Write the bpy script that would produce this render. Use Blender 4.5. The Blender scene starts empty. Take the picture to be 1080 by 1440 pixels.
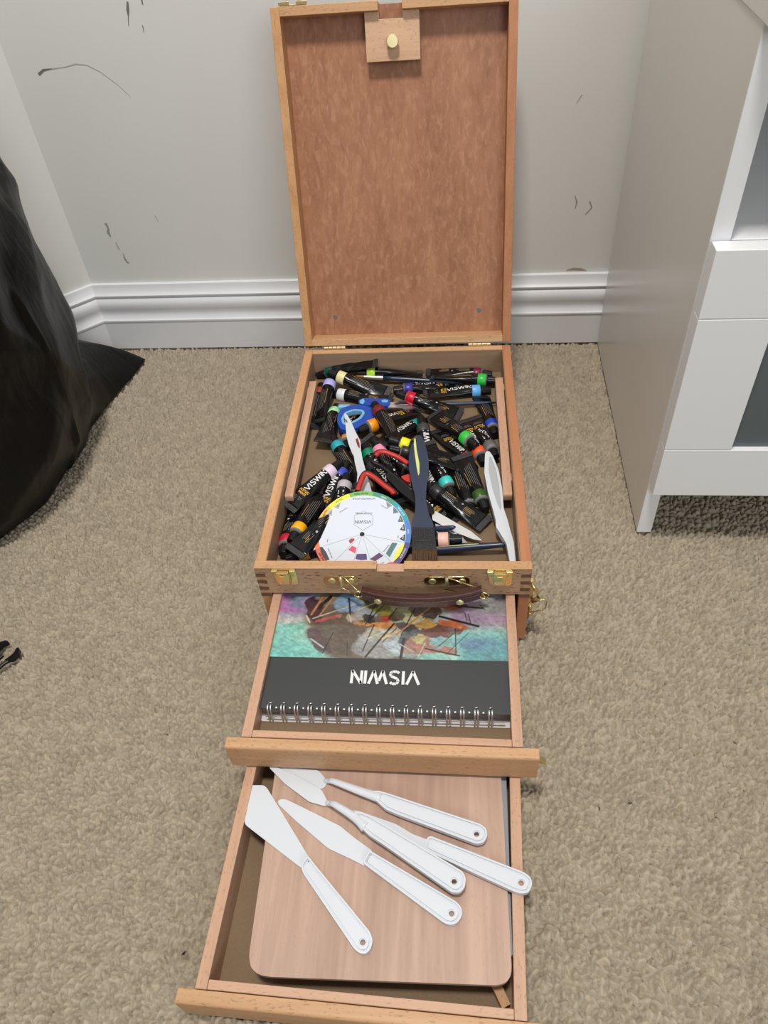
import bpy, bmesh, math, random
import numpy as np
from mathutils import Vector, Matrix
from mathutils.geometry import tessellate_polygon
C = bpy.context.scene.collection
sc = bpy.context.scene
R = math.radians

# ---------------------------------------------------------------- camera, light, exposure
cam_d = bpy.data.cameras.new('camera'); cam = bpy.data.objects.new('camera', cam_d); C.objects.link(cam)
cam_d.sensor_fit = 'VERTICAL'; cam_d.sensor_height = 36.0; cam_d.lens = 1055.2213/1440*36
cam.location = (0.0633, -0.482, 0.6966)
cam.rotation_euler = (0.7734, 0.0693, 0.0617)
cam_d.clip_start = 0.01
sc.camera = cam
sc.view_settings.view_transform = 'Standard'; sc.view_settings.look = 'None'
sc.view_settings.gamma = 1.0; sc.view_settings.use_curve_mapping = False
sc.view_settings.exposure = 0.0

w = bpy.data.worlds.new('world'); sc.world = w; w.use_nodes = True
wn = w.node_tree; bg = wn.nodes['Background']
tc = wn.nodes.new('ShaderNodeTexCoord'); sep = wn.nodes.new('ShaderNodeSeparateXYZ')
rmp = wn.nodes.new('ShaderNodeValToRGB')
wn.links.new(tc.outputs['Generated'], sep.inputs[0])
mr = wn.nodes.new('ShaderNodeMapRange'); mr.inputs[1].default_value = -1; mr.inputs[2].default_value = 1
wn.links.new(sep.outputs['Z'], mr.inputs[0]); wn.links.new(mr.outputs[0], rmp.inputs[0])
rmp.color_ramp.elements[0].position = 0.45; rmp.color_ramp.elements[0].color = (0.25, 0.235, 0.21, 1)
rmp.color_ramp.elements[1].position = 0.8; rmp.color_ramp.elements[1].color = (0.78, 0.78, 0.77, 1)
# the window side of the room (behind the photographer, to the right) is brighter than the left side
dt = wn.nodes.new('ShaderNodeVectorMath'); dt.operation = 'DOT_PRODUCT'; dt.inputs[1].default_value = (0.62, -0.78, 0.0)
wn.links.new(tc.outputs['Generated'], dt.inputs[0])
m2 = wn.nodes.new('ShaderNodeMapRange'); m2.inputs[1].default_value = -1; m2.inputs[2].default_value = 1; m2.inputs[3].default_value = 0.22; m2.inputs[4].default_value = 1.35
wn.links.new(dt.outputs['Value'], m2.inputs[0])
vm = wn.nodes.new('ShaderNodeVectorMath'); vm.operation = 'SCALE'; wn.links.new(rmp.outputs[0], vm.inputs[0]); wn.links.new(m2.outputs[0], vm.inputs['Scale'])
wn.links.new(vm.outputs[0], bg.inputs[0]); bg.inputs[1].default_value = 0.50

def area(name, loc, target, size, power, col, size_y=None):
    d = bpy.data.lights.new(name, 'AREA'); d.energy = power; d.color = col; d.size = size
    if size_y: d.shape = 'RECTANGLE'; d.size_y = size_y
    o = bpy.data.objects.new(name, d); C.objects.link(o); o.location = loc
    o.rotation_euler = (Vector(target)-Vector(loc)).to_track_quat('-Z', 'Y').to_euler()
    return o
area('ceiling_lamp_light', (-0.04, -0.34, 2.4), (0, 0.2, 0), 0.30, 38, (1.0, 0.96, 0.91))
area('window_light', (1.2, -2.5, 1.6), (0.1, 0.3, 0.2), 1.3, 24, (0.86, 0.93, 1.0), 1.1)

# ---------------------------------------------------------------- material helpers
def new_mat(name):
    m = bpy.data.materials.new(name); m.use_nodes = True
    return m, m.node_tree, m.node_tree.nodes['Principled BSDF']
def plain(name, col, rough=0.5, metal=0.0, spec=0.5, coat=0.0, noise=0.0, nscale=60, bump=0.0):
    m, nt, b = new_mat(name)
    b.inputs['Base Color'].default_value = (*col, 1); b.inputs['Roughness'].default_value = rough
    b.inputs['Metallic'].default_value = metal; b.inputs['Specular IOR Level'].default_value = spec
    b.inputs['Coat Weight'].default_value = coat; b.inputs['Coat Roughness'].default_value = 0.06
    t = nt.nodes.new('ShaderNodeTexCoord'); n = nt.nodes.new('ShaderNodeTexNoise')
    n.inputs['Scale'].default_value = nscale; n.inputs['Detail'].default_value = 4
    nt.links.new(t.outputs['Object'], n.inputs['Vector'])
    mx = nt.nodes.new('ShaderNodeMix'); mx.data_type = 'RGBA'; mx.blend_type = 'MULTIPLY'
    mx.inputs[0].default_value = noise
    mx.inputs[6].default_value = (*col, 1)
    nt.links.new(n.outputs['Fac'], mx.inputs[7]); nt.links.new(mx.outputs[2], b.inputs['Base Color'])
    if bump:
        bp = nt.nodes.new('ShaderNodeBump'); bp.inputs['Strength'].default_value = bump; bp.inputs['Distance'].default_value = 0.001
        nt.links.new(n.outputs['Fac'], bp.inputs['Height']); nt.links.new(bp.outputs[0], b.inputs['Normal'])
    return m
def wood(name, c0, c1, axis='X', fleck=0.0, fleck_col=(0.10, 0.045, 0.02), rough=0.45, sc_=1.0, patch=0.0, patch_col=(0.5, 0.25, 0.15), fs=1.0):
    """grain runs along axis; c0/c1 light and dark grain"""
    m, nt, b = new_mat(name)
    L = nt.links.new; N = nt.nodes.new
    t = N('ShaderNodeTexCoord')
    def mapped(along, across):
        mp = N('ShaderNodeMapping'); s = [across*sc_]*3; s['XYZ'.index(axis)] = along*sc_
        mp.inputs['Scale'].default_value = s; L(t.outputs['Object'], mp.inputs['Vector']); return mp
    a = mapped(7, 130); n1 = N('ShaderNodeTexNoise'); n1.inputs['Scale'].default_value = 1; n1.inputs['Detail'].default_value = 6
    n1.inputs['Distortion'].default_value = 0.6; L(a.outputs[0], n1.inputs['Vector'])
    a2 = mapped(2.0, 22); n2 = N('ShaderNodeTexNoise'); n2.inputs['Scale'].default_value = 1; n2.inputs['Detail'].default_value = 3
    L(a2.outputs[0], n2.inputs['Vector'])
    ad = N('ShaderNodeMath'); ad.operation = 'MULTIPLY_ADD'; ad.inputs[1].default_value = 0.5; 
    L(n1.outputs['Fac'], ad.inputs[0]); 
    h = N('ShaderNodeMath'); h.operation = 'MULTIPLY'; h.inputs[1].default_value = 0.5; L(n2.outputs['Fac'], h.inputs[0]); L(h.outputs[0], ad.inputs[2])
    r = N('ShaderNodeValToRGB'); r.color_ramp.elements[0].position = 0.36; r.color_ramp.elements[1].position = 0.64
    r.color_ramp.elements[0].color = (*c1, 1); r.color_ramp.elements[1].color = (*c0, 1); L(ad.outputs[0], r.inputs[0])
    cur = r.outputs[0]
    if patch:
        a4 = mapped(55, 190); n4 = N('ShaderNodeTexNoise'); n4.inputs['Scale'].default_value = 1; n4.inputs['Detail'].default_value = 3; n4.inputs['Distortion'].default_value = 0.5
        L(a4.outputs[0], n4.inputs['Vector'])
        rr = N('ShaderNodeValToRGB'); rr.color_ramp.elements[0].position = 0.50; rr.color_ramp.elements[1].position = 0.72
        L(n4.outputs['Fac'], rr.inputs[0])
        mm = N('ShaderNodeMath'); mm.operation = 'MULTIPLY'; mm.inputs[1].default_value = patch; L(rr.outputs[0], mm.inputs[0])
        mx = N('ShaderNodeMix'); mx.data_type = 'RGBA'; L(mm.outputs[0], mx.inputs[0]); L(cur, mx.inputs[6]); mx.inputs[7].default_value = (*patch_col, 1); cur = mx.outputs[2]
    if fleck:
        a3 = mapped(200*fs, 640*fs); n3 = N('ShaderNodeTexNoise'); n3.inputs['Scale'].default_value = 1; n3.inputs['Detail'].default_value = 2
        L(a3.outputs[0], n3.inputs['Vector'])
        rr = N('ShaderNodeValToRGB'); rr.color_ramp.elements[0].position = 0.60; rr.color_ramp.elements[1].position = 0.68
        L(n3.outputs['Fac'], rr.inputs[0])
        mm = N('ShaderNodeMath'); mm.operation = 'MULTIPLY'; mm.inputs[1].default_value = fleck; L(rr.outputs[0], mm.inputs[0])
        mx = N('ShaderNodeMix'); mx.data_type = 'RGBA'; L(mm.outputs[0], mx.inputs[0]); L(cur, mx.inputs[6]); mx.inputs[7].default_value = (*fleck_col, 1); cur = mx.outputs[2]
    L(cur, b.inputs['Base Color']); b.inputs['Roughness'].default_value = rough
    b.inputs['Specular IOR Level'].default_value = 0.35
    bp = N('ShaderNodeBump'); bp.inputs['Strength'].default_value = 0.12; bp.inputs['Distance'].default_value = 0.0006
    L(n1.outputs['Fac'], bp.inputs['Height']); L(bp.outputs[0], b.inputs['Normal'])
    return m
def vcol_mat(name, rough=0.5, coat=0.0, spec=0.5, bump=None):
    m, nt, b = new_mat(name)
    a = nt.nodes.new('ShaderNodeVertexColor'); a.layer_name = 'tone'
    nt.links.new(a.outputs[0], b.inputs['Base Color']); b.inputs['Roughness'].default_value = rough
    b.inputs['Coat Weight'].default_value = coat; b.inputs['Coat Roughness'].default_value = 0.04
    b.inputs['Specular IOR Level'].default_value = spec
    if bump:
        t = nt.nodes.new('ShaderNodeTexCoord'); n = nt.nodes.new('ShaderNodeTexNoise'); n.inputs['Scale'].default_value = bump; n.inputs['Detail'].default_value = 3
        nt.links.new(t.outputs['Object'], n.inputs['Vector'])
        bp = nt.nodes.new('ShaderNodeBump'); bp.inputs['Strength'].default_value = 0.35; bp.inputs['Distance'].default_value = 0.001
        nt.links.new(n.outputs['Fac'], bp.inputs['Height']); nt.links.new(bp.outputs[0], b.inputs['Normal'])
    return m

M = {}
M['beech'] = wood('beech_wood', (0.62, 0.375, 0.20), (0.50, 0.28, 0.135), 'X', 0.35)
M['beech_y'] = wood('beech_wood_lengthwise', (0.64, 0.36, 0.175), (0.50, 0.26, 0.12), 'Y', 0.30)
M['beech_z'] = wood('beech_wood_upright', (0.62, 0.345, 0.16), (0.48, 0.25, 0.11), 'Z', 0.3)
M['beech_front'] = wood('speckled_beech', (0.50, 0.315, 0.19), (0.40, 0.24, 0.14), 'X', 0.9, (0.15, 0.065, 0.03), fs=0.7)
M['beech_pink'] = wood('pale_pink_beech', (0.60, 0.37, 0.24), (0.48, 0.28, 0.18), 'Y', 0.3)
M['beech_pink_x'] = wood('pale_pink_beech_crosswise', (0.62, 0.38, 0.25), (0.50, 0.29, 0.18), 'X', 0.25)
M['red_wood'] = wood('reddish_side_wood', (0.50, 0.22, 0.105), (0.40, 0.165, 0.075), 'Y', 0.2)
M['endgrain'] = plain('dark_end_grain', (0.20, 0.095, 0.055), 0.7, noise=0.5, nscale=400)
M['lid_ply'] = wood('reddish_plywood', (0.41, 0.195, 0.105), (0.29, 0.125, 0.066), 'Z', 0.25, (0.50, 0.27, 0.16), 0.42, 1.0, 0.5, (0.52, 0.28, 0.17))
M['board_ply'] = wood('pinkish_plywood', (0.535, 0.36, 0.275), (0.37, 0.235, 0.17), 'Y', 0.2, (0.36, 0.21, 0.14), 0.5, 0.9)
M['tray_ply'] = wood('brown_plywood', (0.38, 0.255, 0.165), (0.31, 0.20, 0.125), 'X', 0.1)
M['hardboard'] = plain('brown_hardboard', (0.25, 0.165, 0.09), 0.75, noise=0.35, nscale=900)
M['brass'] = plain('brass', (0.80, 0.62, 0.28), 0.22, 1.0)
M['brass_dull'] = plain('dull_brass', (0.85, 0.78, 0.46), 0.5, 1.0)
M['steel'] = plain('steel', (0.88, 0.88, 0.90), 0.38, 1.0)
M['dark_hole'] = plain('dark_recess', (0.02, 0.015, 0.01), 0.8)
M['leather'] = plain('brown_leather', (0.075, 0.022, 0.016), 0.42, noise=0.4, nscale=700, bump=0.3)
M['thread'] = plain('red_brown_thread', (0.17, 0.06, 0.045), 0.8)
M['white_plastic'] = plain('white_plastic', (0.63, 0.66, 0.70), 0.30, spec=0.5)
M['grey_plastic'] = plain('grey_plastic', (0.42, 0.44, 0.46), 0.4)
M['black_plastic'] = plain('black_plastic', (0.006, 0.006, 0.007), 0.35, spec=0.3)
M['tube_black'] = plain('black_tube_skin', (0.006, 0.006, 0.007), 0.20, spec=0.26, noise=0.3, nscale=200, bump=0.12)
M['tube_white'] = plain('white_print', (0.75, 0.75, 0.75), 0.5)
M['tube_grey'] = plain('grey_print', (0.22, 0.21, 0.20), 0.5)
M['tube_gold'] = plain('gold_print', (0.75, 0.42, 0.05), 0.45)
M['crimp'] = plain('crimped_tube_end', (0.025, 0.027, 0.032), 0.3, spec=0.7, noise=0.8, nscale=900, bump=0.8)
M['navy'] = plain('navy_lacquer', (0.012, 0.024, 0.060), 0.30, spec=0.6)
M['bristle'] = wood('brown_bristles', (0.22, 0.11, 0.035), (0.04, 0.018, 0.008), 'Y', 0.0, sc_=3.0)
M['yellow_paint'] = plain('dried_yellow_paint', (0.62, 0.68, 0.22), 0.5)
M['red_stain'] = plain('dried_red_paint', (0.38, 0.04, 0.05), 0.5, noise=0.7, nscale=400)
M['red_rubber'] = plain('red_grip', (0.52, 0.028, 0.022), 0.42)
M['blue'] = plain('blue_plastic', (0.005, 0.07, 0.42), 0.35)
M['light_blue'] = plain('light_blue_grip', (0.19, 0.46, 0.68), 0.45)
M['paper'] = plain('paper', (0.68, 0.66, 0.66), 0.8)
M['pages'] = plain('grey_page_edges', (0.26, 0.235, 0.22), 0.9, noise=0.3, nscale=500)  # shadow below the cover is put into the page colour
M['cover_black'] = plain('glossy_black_cover', (0.022, 0.024, 0.026), 0.35, spec=0.4, coat=0.6)
M['wall'] = plain('painted_wall', (0.74, 0.735, 0.70), 0.65, noise=0.10, nscale=4, bump=0.05)
M['skirting'] = plain('white_gloss_paint', (0.76, 0.77, 0.79), 0.35, noise=0.08, nscale=30)
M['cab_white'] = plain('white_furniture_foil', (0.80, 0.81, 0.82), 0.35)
M['cab_side'] = plain('warm_white_furniture_side', (0.66, 0.64, 0.60), 0.25, spec=0.5)  # same white furniture, with the sides' shade put into a darker colour
M['cab_glass'] = plain('grey_frosted_glass', (0.10, 0.12, 0.13), 0.3)
M['scuff'] = plain('dark_scuff', (0.17, 0.16, 0.15), 0.8)
M['stain_brown'] = plain('brown_stain', (0.36, 0.29, 0.19), 0.8)
M['picture'] = vcol_mat('painted_ships_print', 0.35, 1.0)
M['carpet'] = vcol_mat('beige_loop_carpet', 0.95, 0, 0.1, 420)

# ---------------------------------------------------------------- mesh helpers
class MB:
    def __init__(s): s.v = []; s.f = []; s.mi = []; s.T = None
    def add(s, vs, fs, mi=0, T=None):
        k = len(s.v); T = T or s.T
        for p in vs:
            p = Vector(p); s.v.append(T @ p if T else p)
        for f in fs: s.f.append([i+k for i in f]); s.mi.append(mi)
        return s
    def box(s, x0, x1, y0, y1, z0, z1, mi=0, T=None):
        vs = [(x, y, z) for x in (x0, x1) for y in (y0, y1) for z in (z0, z1)]
        return s.add(vs, [(0, 1, 3, 2), (4, 6, 7, 5), (0, 4, 5, 1), (2, 3, 7, 6), (0, 2, 6, 4), (1, 5, 7, 3)], mi, T)
    def flat(s, polys, z0, z1, mi=0, T=None):
        """polys: outer outline then holes, extruded z0..z1"""
        pts = [[Vector((p[0], p[1], 0)) for p in q] for q in polys]
        tri = tessellate_polygon(pts); allp = [p for q in pts for p in q]; n = len(allp)
        vs = [(p.x, p.y, z0) for p in allp] + [(p.x, p.y, z1) for p in allp]
        fs = []
        for t in tri:
            a, b, c = [allp[i] for i in t]
            if (b-a).cross(c-a).z < 0: t = t[::-1]
            fs.append((t[2], t[1], t[0])); fs.append((t[0]+n, t[1]+n, t[2]+n))
        k = 0
        for qi, q in enumerate(pts):
            m = len(q); area_ = sum(q[i].x*q[(i+1) % m].y-q[(i+1) % m].x*q[i].y for i in range(m))
            ccw = (area_ > 0) == (qi == 0)
            for i in range(m):
                a, b = k+i, k+(i+1) % m
                fs.append((a, b, b+n, a+n) if ccw else (b, a, a+n, b+n))
            k += m
        return s.add(vs, fs, mi, T)
    def sweep(s, pts, r, n=8, closed=False, mi=0, T=None, sx=1.0, sz=1.0):
        P = [Vector(p) for p in pts]; m = len(P); vs = []; fs = []; prev = None
        for i in range(m):
            a = P[(i-1) % m] if (closed or i > 0) else P[i]; b = P[(i+1) % m] if (closed or i < m-1) else P[i]
            d = (b-a).normalized(); up_ = Vector((0, 0, 1)) if abs(d.z) < 0.95 else Vector((1, 0, 0))
            sd = d.cross(up_).normalized(); u2 = sd.cross(d).normalized()
            rr = r[i] if isinstance(r, (list, tuple)) else r
            for k in range(n):
                t = 2*math.pi*k/n; vs.append(P[i]+sd*math.cos(t)*rr*sx+u2*math.sin(t)*rr*sz)
        for i in range(m if closed else m-1):
            j = (i+1) % m
            for k in range(n): fs.append((i*n+k, i*n+(k+1) % n, j*n+(k+1) % n, j*n+k))
        if not closed: fs.append(tuple(range(n))[::-1]); fs.append(tuple(range((m-1)*n, m*n)))
        return s.add(vs, fs, mi, T)
    def lathe(s, prof, n=24, mi=0, T=None):
        """prof: (x, r) along local X"""
        vs = []; fs = []; m = len(prof)
        for x, r in prof:
            for k in range(n): t = 2*math.pi*k/n; vs.append((x, r*math.cos(t), r*math.sin(t)))
        for i in range(m-1):
            for k in range(n): fs.append((i*n+k, i*n+(k+1) % n, (i+1)*n+(k+1) % n, (i+1)*n+k))
        fs.append(tuple(range(n))); fs.append(tuple(range((m-1)*n, m*n))[::-1])
        return s.add(vs, fs, mi, T)
    def mesh(s, name, mats, smooth=False):
        me = bpy.data.meshes.new(name); me.from_pydata([tuple(v) for v in s.v], [], s.f)
        if not isinstance(mats, (list, tuple)): mats = [mats]
        for m in mats: me.materials.append(m)
        me.polygons.foreach_set('material_index', s.mi)
        bm = bmesh.new(); bm.from_mesh(me); bmesh.ops.recalc_face_normals(bm, faces=bm.faces); bm.to_mesh(me); bm.free()
        if smooth: me.polygons.foreach_set('use_smooth', [True]*len(me.polygons))
        me.update(); return me
def link(name, me, parent=None, bevel=0.0, seg=2, auto=False):
    o = bpy.data.objects.new(name, me); C.objects.link(o)
    if parent: o.parent = parent
    if bevel:
        b = o.modifiers.new('bevel', 'BEVEL'); b.width = bevel; b.segments = seg; b.limit_method = 'ANGLE'; b.angle_limit = R(40)
    if auto:
        me.polygons.foreach_set('use_smooth', [True]*len(me.polygons))
        e = o.modifiers.new('edges', 'EDGE_SPLIT'); e.split_angle = R(35)
    return o
def obj(name, mb, mat, parent=None, bevel=0.0, smooth=False, auto=False, origin=None):
    if origin is not None:
        for v in mb.v: v -= Vector(origin)
    o = link(name, mb.mesh(name, mat, smooth), parent, bevel, auto=auto)
    return o
def empty(name, loc=(0, 0, 0)):
    o = bpy.data.objects.new(name, None); C.objects.link(o); o.location = loc; o.empty_display_size = 0.02; return o
def tag(o, label=None, cat=None, group=None, kind=None):
    if label: o['label'] = label
    if cat: o['category'] = cat
    if group: o['group'] = group
    if kind: o['kind'] = kind
    return o
def frame_mat(A, B, roll=0.0):
    A = Vector(A); x = (Vector(B)-A).normalized(); y = Vector((0, 0, 1)).cross(x).normalized(); z = x.cross(y)
    m = Matrix((x, y, z)).transposed().to_4x4(); m.translation = A
    return m @ Matrix.Rotation(roll, 4, 'X')
def circ(cx, cy, r, n=16, a0=0, a1=2*math.pi):
    return [(cx+r*math.cos(a0+(a1-a0)*i/n), cy+r*math.sin(a0+(a1-a0)*i/n)) for i in range(n if abs(a1-a0-2*math.pi) < 1e-6 else n+1)]
def round_poly(pts, r, n=5):
    """rounds every corner of an outline (r number or list)"""
    out = []; m = len(pts)
    for i in range(m):
        a, b, c = Vector(pts[i-1]), Vector(pts[i]), Vector(pts[(i+1) % m])
        rr = r[i] if isinstance(r, (list, tuple)) else r
        d0 = (a-b); d1 = (c-b); k = min(rr, d0.length*0.45, d1.length*0.45)
        p0 = b+d0.normalized()*k; p1 = b+d1.normalized()*k
        for j in range(n+1):
            t = j/n; q = p0*(1-t)**2+b*2*t*(1-t)+p1*t*t; out.append((q.x, q.y))
    return out
def smooth_path(pts, n=4, closed=False):
    P = [Vector(p) for p in pts]; m = len(P); out = []
    rng = m if closed else m-1
    for i in range(rng):
        g = lambda k: P[k % m] if closed else P[max(0, min(m-1, k))]
        p0, p1, p2, p3 = g(i-1), g(i), g(i+1), g(i+2)
        for j in range(n):
            t = j/n; out.append(0.5*((2*p1)+(p2-p0)*t+(2*p0-5*p1+4*p2-p3)*t*t+(3*p1-p0-3*p2+p3)*t**3))
    if not closed: out.append(P[-1])
    return out
def inset(poly, d):
    m = len(poly); a_ = sum(poly[i][0]*poly[(i+1) % m][1]-poly[(i+1) % m][0]*poly[i][1] for i in range(m)); s = 1 if a_ > 0 else -1
    out = []
    for i in range(m):
        a, b, c = Vector(poly[i-1]), Vector(poly[i]), Vector(poly[(i+1) % m])
        e0 = (b-a); e1 = (c-b)
        if e0.length < 1e-7 or e1.length < 1e-7: out.append(tuple(b)); continue
        e0.normalize(); e1.normalize()
        n_ = (Vector((-e0.y, e0.x))+Vector((-e1.y, e1.x)))
        if n_.length < 1e-6: out.append(tuple(b)); continue
        n_.normalize(); cs = max(0.5, n_.dot(Vector((-e0.y, e0.x))))
        q = b+n_*s*d/cs; out.append((q.x, q.y))
    return out
_tc = {}
def text_data(s, bold=0.0):
    if (s, bold) in _tc: return _tc[(s, bold)]
    cu = bpy.data.curves.new('t', 'FONT'); cu.body = s; cu.size = 1; cu.align_x = 'CENTER'; cu.align_y = 'CENTER'; cu.resolution_u = 2; cu.offset = bold
    o = bpy.data.objects.new('t', cu); C.objects.link(o); bpy.context.view_layer.update()
    me = bpy.data.meshes.new_from_object(o.evaluated_get(bpy.context.evaluated_depsgraph_get()))
    vs = [tuple(v.co) for v in me.vertices]; fs = [tuple(p.vertices) for p in me.polygons]
    bpy.data.objects.remove(o); bpy.data.curves.remove(cu); bpy.data.meshes.remove(me)
    _tc[(s, bold)] = (vs, fs); return vs, fs
def text(mb, s, size, T, mi=0, bold=0.0, sx=1.0):
    vs, fs = text_data(s, bold); mb.add([(v[0]*size*sx, v[1]*size, 0) for v in vs], fs, mi, T)
def stroke(mb, pts, wd, T=None, mi=0, z=0.0):
    for i in range(len(pts)-1):
        a, b = Vector(pts[i]), Vector(pts[i+1]); d = (b-a).normalized(); n = Vector((-d.y, d.x))*wd/2
        mb.add([(p.x, p.y, z) for p in (a-n, b-n, b+n, a+n)], [(0, 1, 2, 3)], mi, T)
def logo(mb, T, h=1.0, wd=0.17, mi=0, sub=1):
    """the printed word VISWIN in its thin capitals; unit height, centred"""
    L = [[(0, 1), (.40, 0), (.80, 1)], [(1.04, 0), (1.04, 1)],
         [(1.90, .86), (1.76, .96), (1.50, .96), (1.36, .80), (1.42, .60), (1.62, .50), (1.84, .40), (1.92, .22), (1.78, .05), (1.48, .04), (1.32, .15)],
         [(2.12, 1), (2.42, 0), (2.66, .78)], [(2.72, 1), (3.0, 0), (3.32, 1)], [(3.56, 0), (3.56, 1)],
         [(3.82, 0), (3.82, 1), (4.46, 0), (4.46, 1)]]
    for s in L: stroke(mb, [((x-2.23)*h, (y-.5)*h) for x, y in s], wd*h, T, mi)

# ================================================================ the room
WA = -0.0198                     # the back wall is a touch out of square with the box
U = Vector((math.cos(WA), math.sin(WA), 0)); V = Vector((-U.y, U.x, 0)); W0 = Vector((0, 0.600, 0))
def carpet():
    def axis(a, b, lo, hi, st):
        return np.unique(np.concatenate([np.linspace(a, lo, 8), np.arange(lo, hi, st), np.linspace(hi, b, 8)]))
    xs = axis(-2.6, 2.4, -0.78, 0.86, 0.00125); ys = axis(-2.4, 0.70, -0.78, 0.60, 0.00125)
    X, Y = np.meshgrid(xs, ys, indexing='ij'); rs = np.random.RandomState(4)
    cell = 0.0060; nx, ny = 1400, 1400
    jx = rs.rand(nx, ny); jy = rs.rand(nx, ny); ang = rs.rand(nx, ny)*np.pi; tn = rs.rand(nx, ny); hh = 0.6+0.4*rs.rand(nx, ny)
    ln = 0.0058+0.0026*rs.rand(nx, ny); wd = 0.0031+0.0011*rs.rand(nx, ny); cv = (rs.rand(nx, ny)-.5)*2
    ix = np.floor(X/cell).astype(int)+nx//2; iy = np.floor(Y/cell).astype(int)+ny//2
    H = np.full(X.shape, 0.0); Tn = np.full(X.shape, 0.5)
    fine = (X > -0.775) & (X < 0.855) & (Y > -0.775) & (Y < 0.595)
    xf = X[fine]; yf = Y[fine]; ixf = ix[fine]; iyf = iy[fine]; hf = np.zeros(xf.shape); h2 = np.zeros(xf.shape); tf = np.full(xf.shape, .5)
    for di in (-1, 0, 1):
        for dj in (-1, 0, 1):
            a = ixf+di; b = iyf+dj
            px = (a-nx//2+jx[a, b])*cell; py = (b-ny//2+jy[a, b])*cell
            c = np.cos(ang[a, b]); s = np.sin(ang[a, b]); dx = xf-px; dy = yf-py
            u = dx*c+dy*s; v = -dx*s+dy*c; v = v+cv[a, b]*u*u/0.008
            d = (u/ln[a, b])**2+(v/wd[a, b])**2
            h = np.where(d < 1, np.sqrt(np.clip(1-d, 0, 1)), 0)*hh[a, b]
            k = h > hf; h2 = np.where(k, hf, np.maximum(h2, h)); hf = np.where(k, h, hf); tf = np.where(k, tn[a, b], tf)
    hf = hf-0.60*np.exp(-((hf-h2)/0.15)**1.2)*(h2 > 0)      # the yarn loops are parted by narrow furrows
    H[fine] = np.maximum(hf, -.2); Tn[fine] = tf
    H = -0.0088+0.0088*H
    H[~fine] = -0.003
    col = np.zeros(X.shape+(4,)); base = np.array([0.385, 0.328, 0.246])
    col[..., 3] = 1
    f = (0.88+0.24*Tn)[..., None]
    col[..., :3] = base*f
    for (a, b, r) in ((-0.105, -0.052, .0022), (0.225, -0.178, .0020), (0.196, -0.184, .0014), (0.335, -0.115, .0018), (0.31, -0.40, .0022), (0.30, -.19, .0015),
                      (-.115, -.0, .0015), (-0.235, -0.12, .0013), (0.40, -.12, .0013), (-.30, .05, .0012), (0.345, -.20, .0016), (-.165, -.32, .002), (.30, .28, .0014)):
        m = (X-a)**2+(Y-b)**2 < r*r; col[m, :3] = (0.03, 0.022, 0.015)
    n0, n1 = X.shape
    co = np.stack([X, Y, H], -1).reshape(-1, 3)
    idx = np.arange(n0*n1).reshape(n0, n1)
    F = np.stack([idx[:-1, :-1], idx[1:, :-1], idx[1:, 1:], idx[:-1, 1:]], -1).reshape(-1, 4)
    me = bpy.data.meshes.new('floor'); me.vertices.add(len(co)); me.vertices.foreach_set('co', co.ravel())
    me.loops.add(F.size); me.loops.foreach_set('vertex_index', F.ravel().astype(np.int32))
    me.polygons.add(len(F)); me.polygons.foreach_set('loop_start', np.arange(0, F.size, 4, dtype=np.int32))
    me.polygons.foreach_set('use_smooth', np.ones(len(F), dtype=bool))
    ca = me.color_attributes.new('tone', 'FLOAT_COLOR', 'POINT'); ca.data.foreach_set('color', col.reshape(-1).astype(np.float32))
    me.materials.append(M['carpet']); me.update(calc_edges=True); me.validate()
    tag(link('floor', me), kind='structure')
carpet()

def wpt(u, d, z):                # point on the back wall: u along it, d out from it
    return W0+U*u-V*d+Vector((0, 0, z))
CX = -0.5265                     # corner where the chamfered left wall begins
LD = Vector((-math.cos(R(42)), -math.sin(R(42)), 0)); LN = Vector((math.sin(R(42)), -math.cos(R(42)), 0))
CORN = wpt(CX, 0, 0)
def prism(p0, p1, n, th, h, z0=0):
    mb = MB(); q = [p0, p1, p1+n*th, p0+n*th]
    mb.add([(a.x, a.y, z) for z in (z0, h) for a in q], [(0, 1, 2, 3), (4, 5, 6, 7), (0, 1, 5, 4), (1, 2, 6, 5), (2, 3, 7, 6), (3, 0, 4, 7)]); return mb
tag(obj('wall_back', prism(wpt(CX, 0, 0), wpt(2.3, 0, 0), V, 0.08, 2.5), M['wall']), kind='structure')
tag(obj('wall_left', prism(CORN, CORN+LD*1.9, -LN, 0.08, 2.5), M['wall']), kind='structure')
PROF = [(0, 0), (.0185, 0), (.0185, .052), (.0200, .0525), (.0200, .0550), (.0165, .0558), (.0135, .0600), (.0125, .0660), (.0150, .0720), (.0165, .0800), (.0155, .0860), (.0120, .0905),
        (.0105, .0915), (.0105, .0935), (.0135, .0945), (.0140, .0970), (.0120, .0985), (.0085, .1020), (.0065, .1080), (.0055, .1125), (0, .113)]
def skirting(name, p0, p1, n, miter0=0.0):
    mb = MB(); d = (p1-p0).normalized(); m = len(PROF)
    vs = [tuple(p0+n*a+Vector((0, 0, b))+d*a*miter0) for a, b in PROF]+[tuple(p1+n*a+Vector((0, 0, b))) for a, b in PROF]
    mb.add(vs, [(i, (i+1) % m, (i+1) % m+m, i+m) for i in range(m)]+[tuple(range(m)), tuple(range(m, 2*m))])
    return tag(obj(name, mb, M['skirting'], auto=True), kind='structure')
mt = math.tan(R((42)/2+0.5)) 
skirting('baseboard_back', wpt(CX, 0, 0), wpt(2.3, 0, 0), -V, mt)
skirting('baseboard_left', CORN, CORN+LD*1.9, LN, mt)
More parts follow.
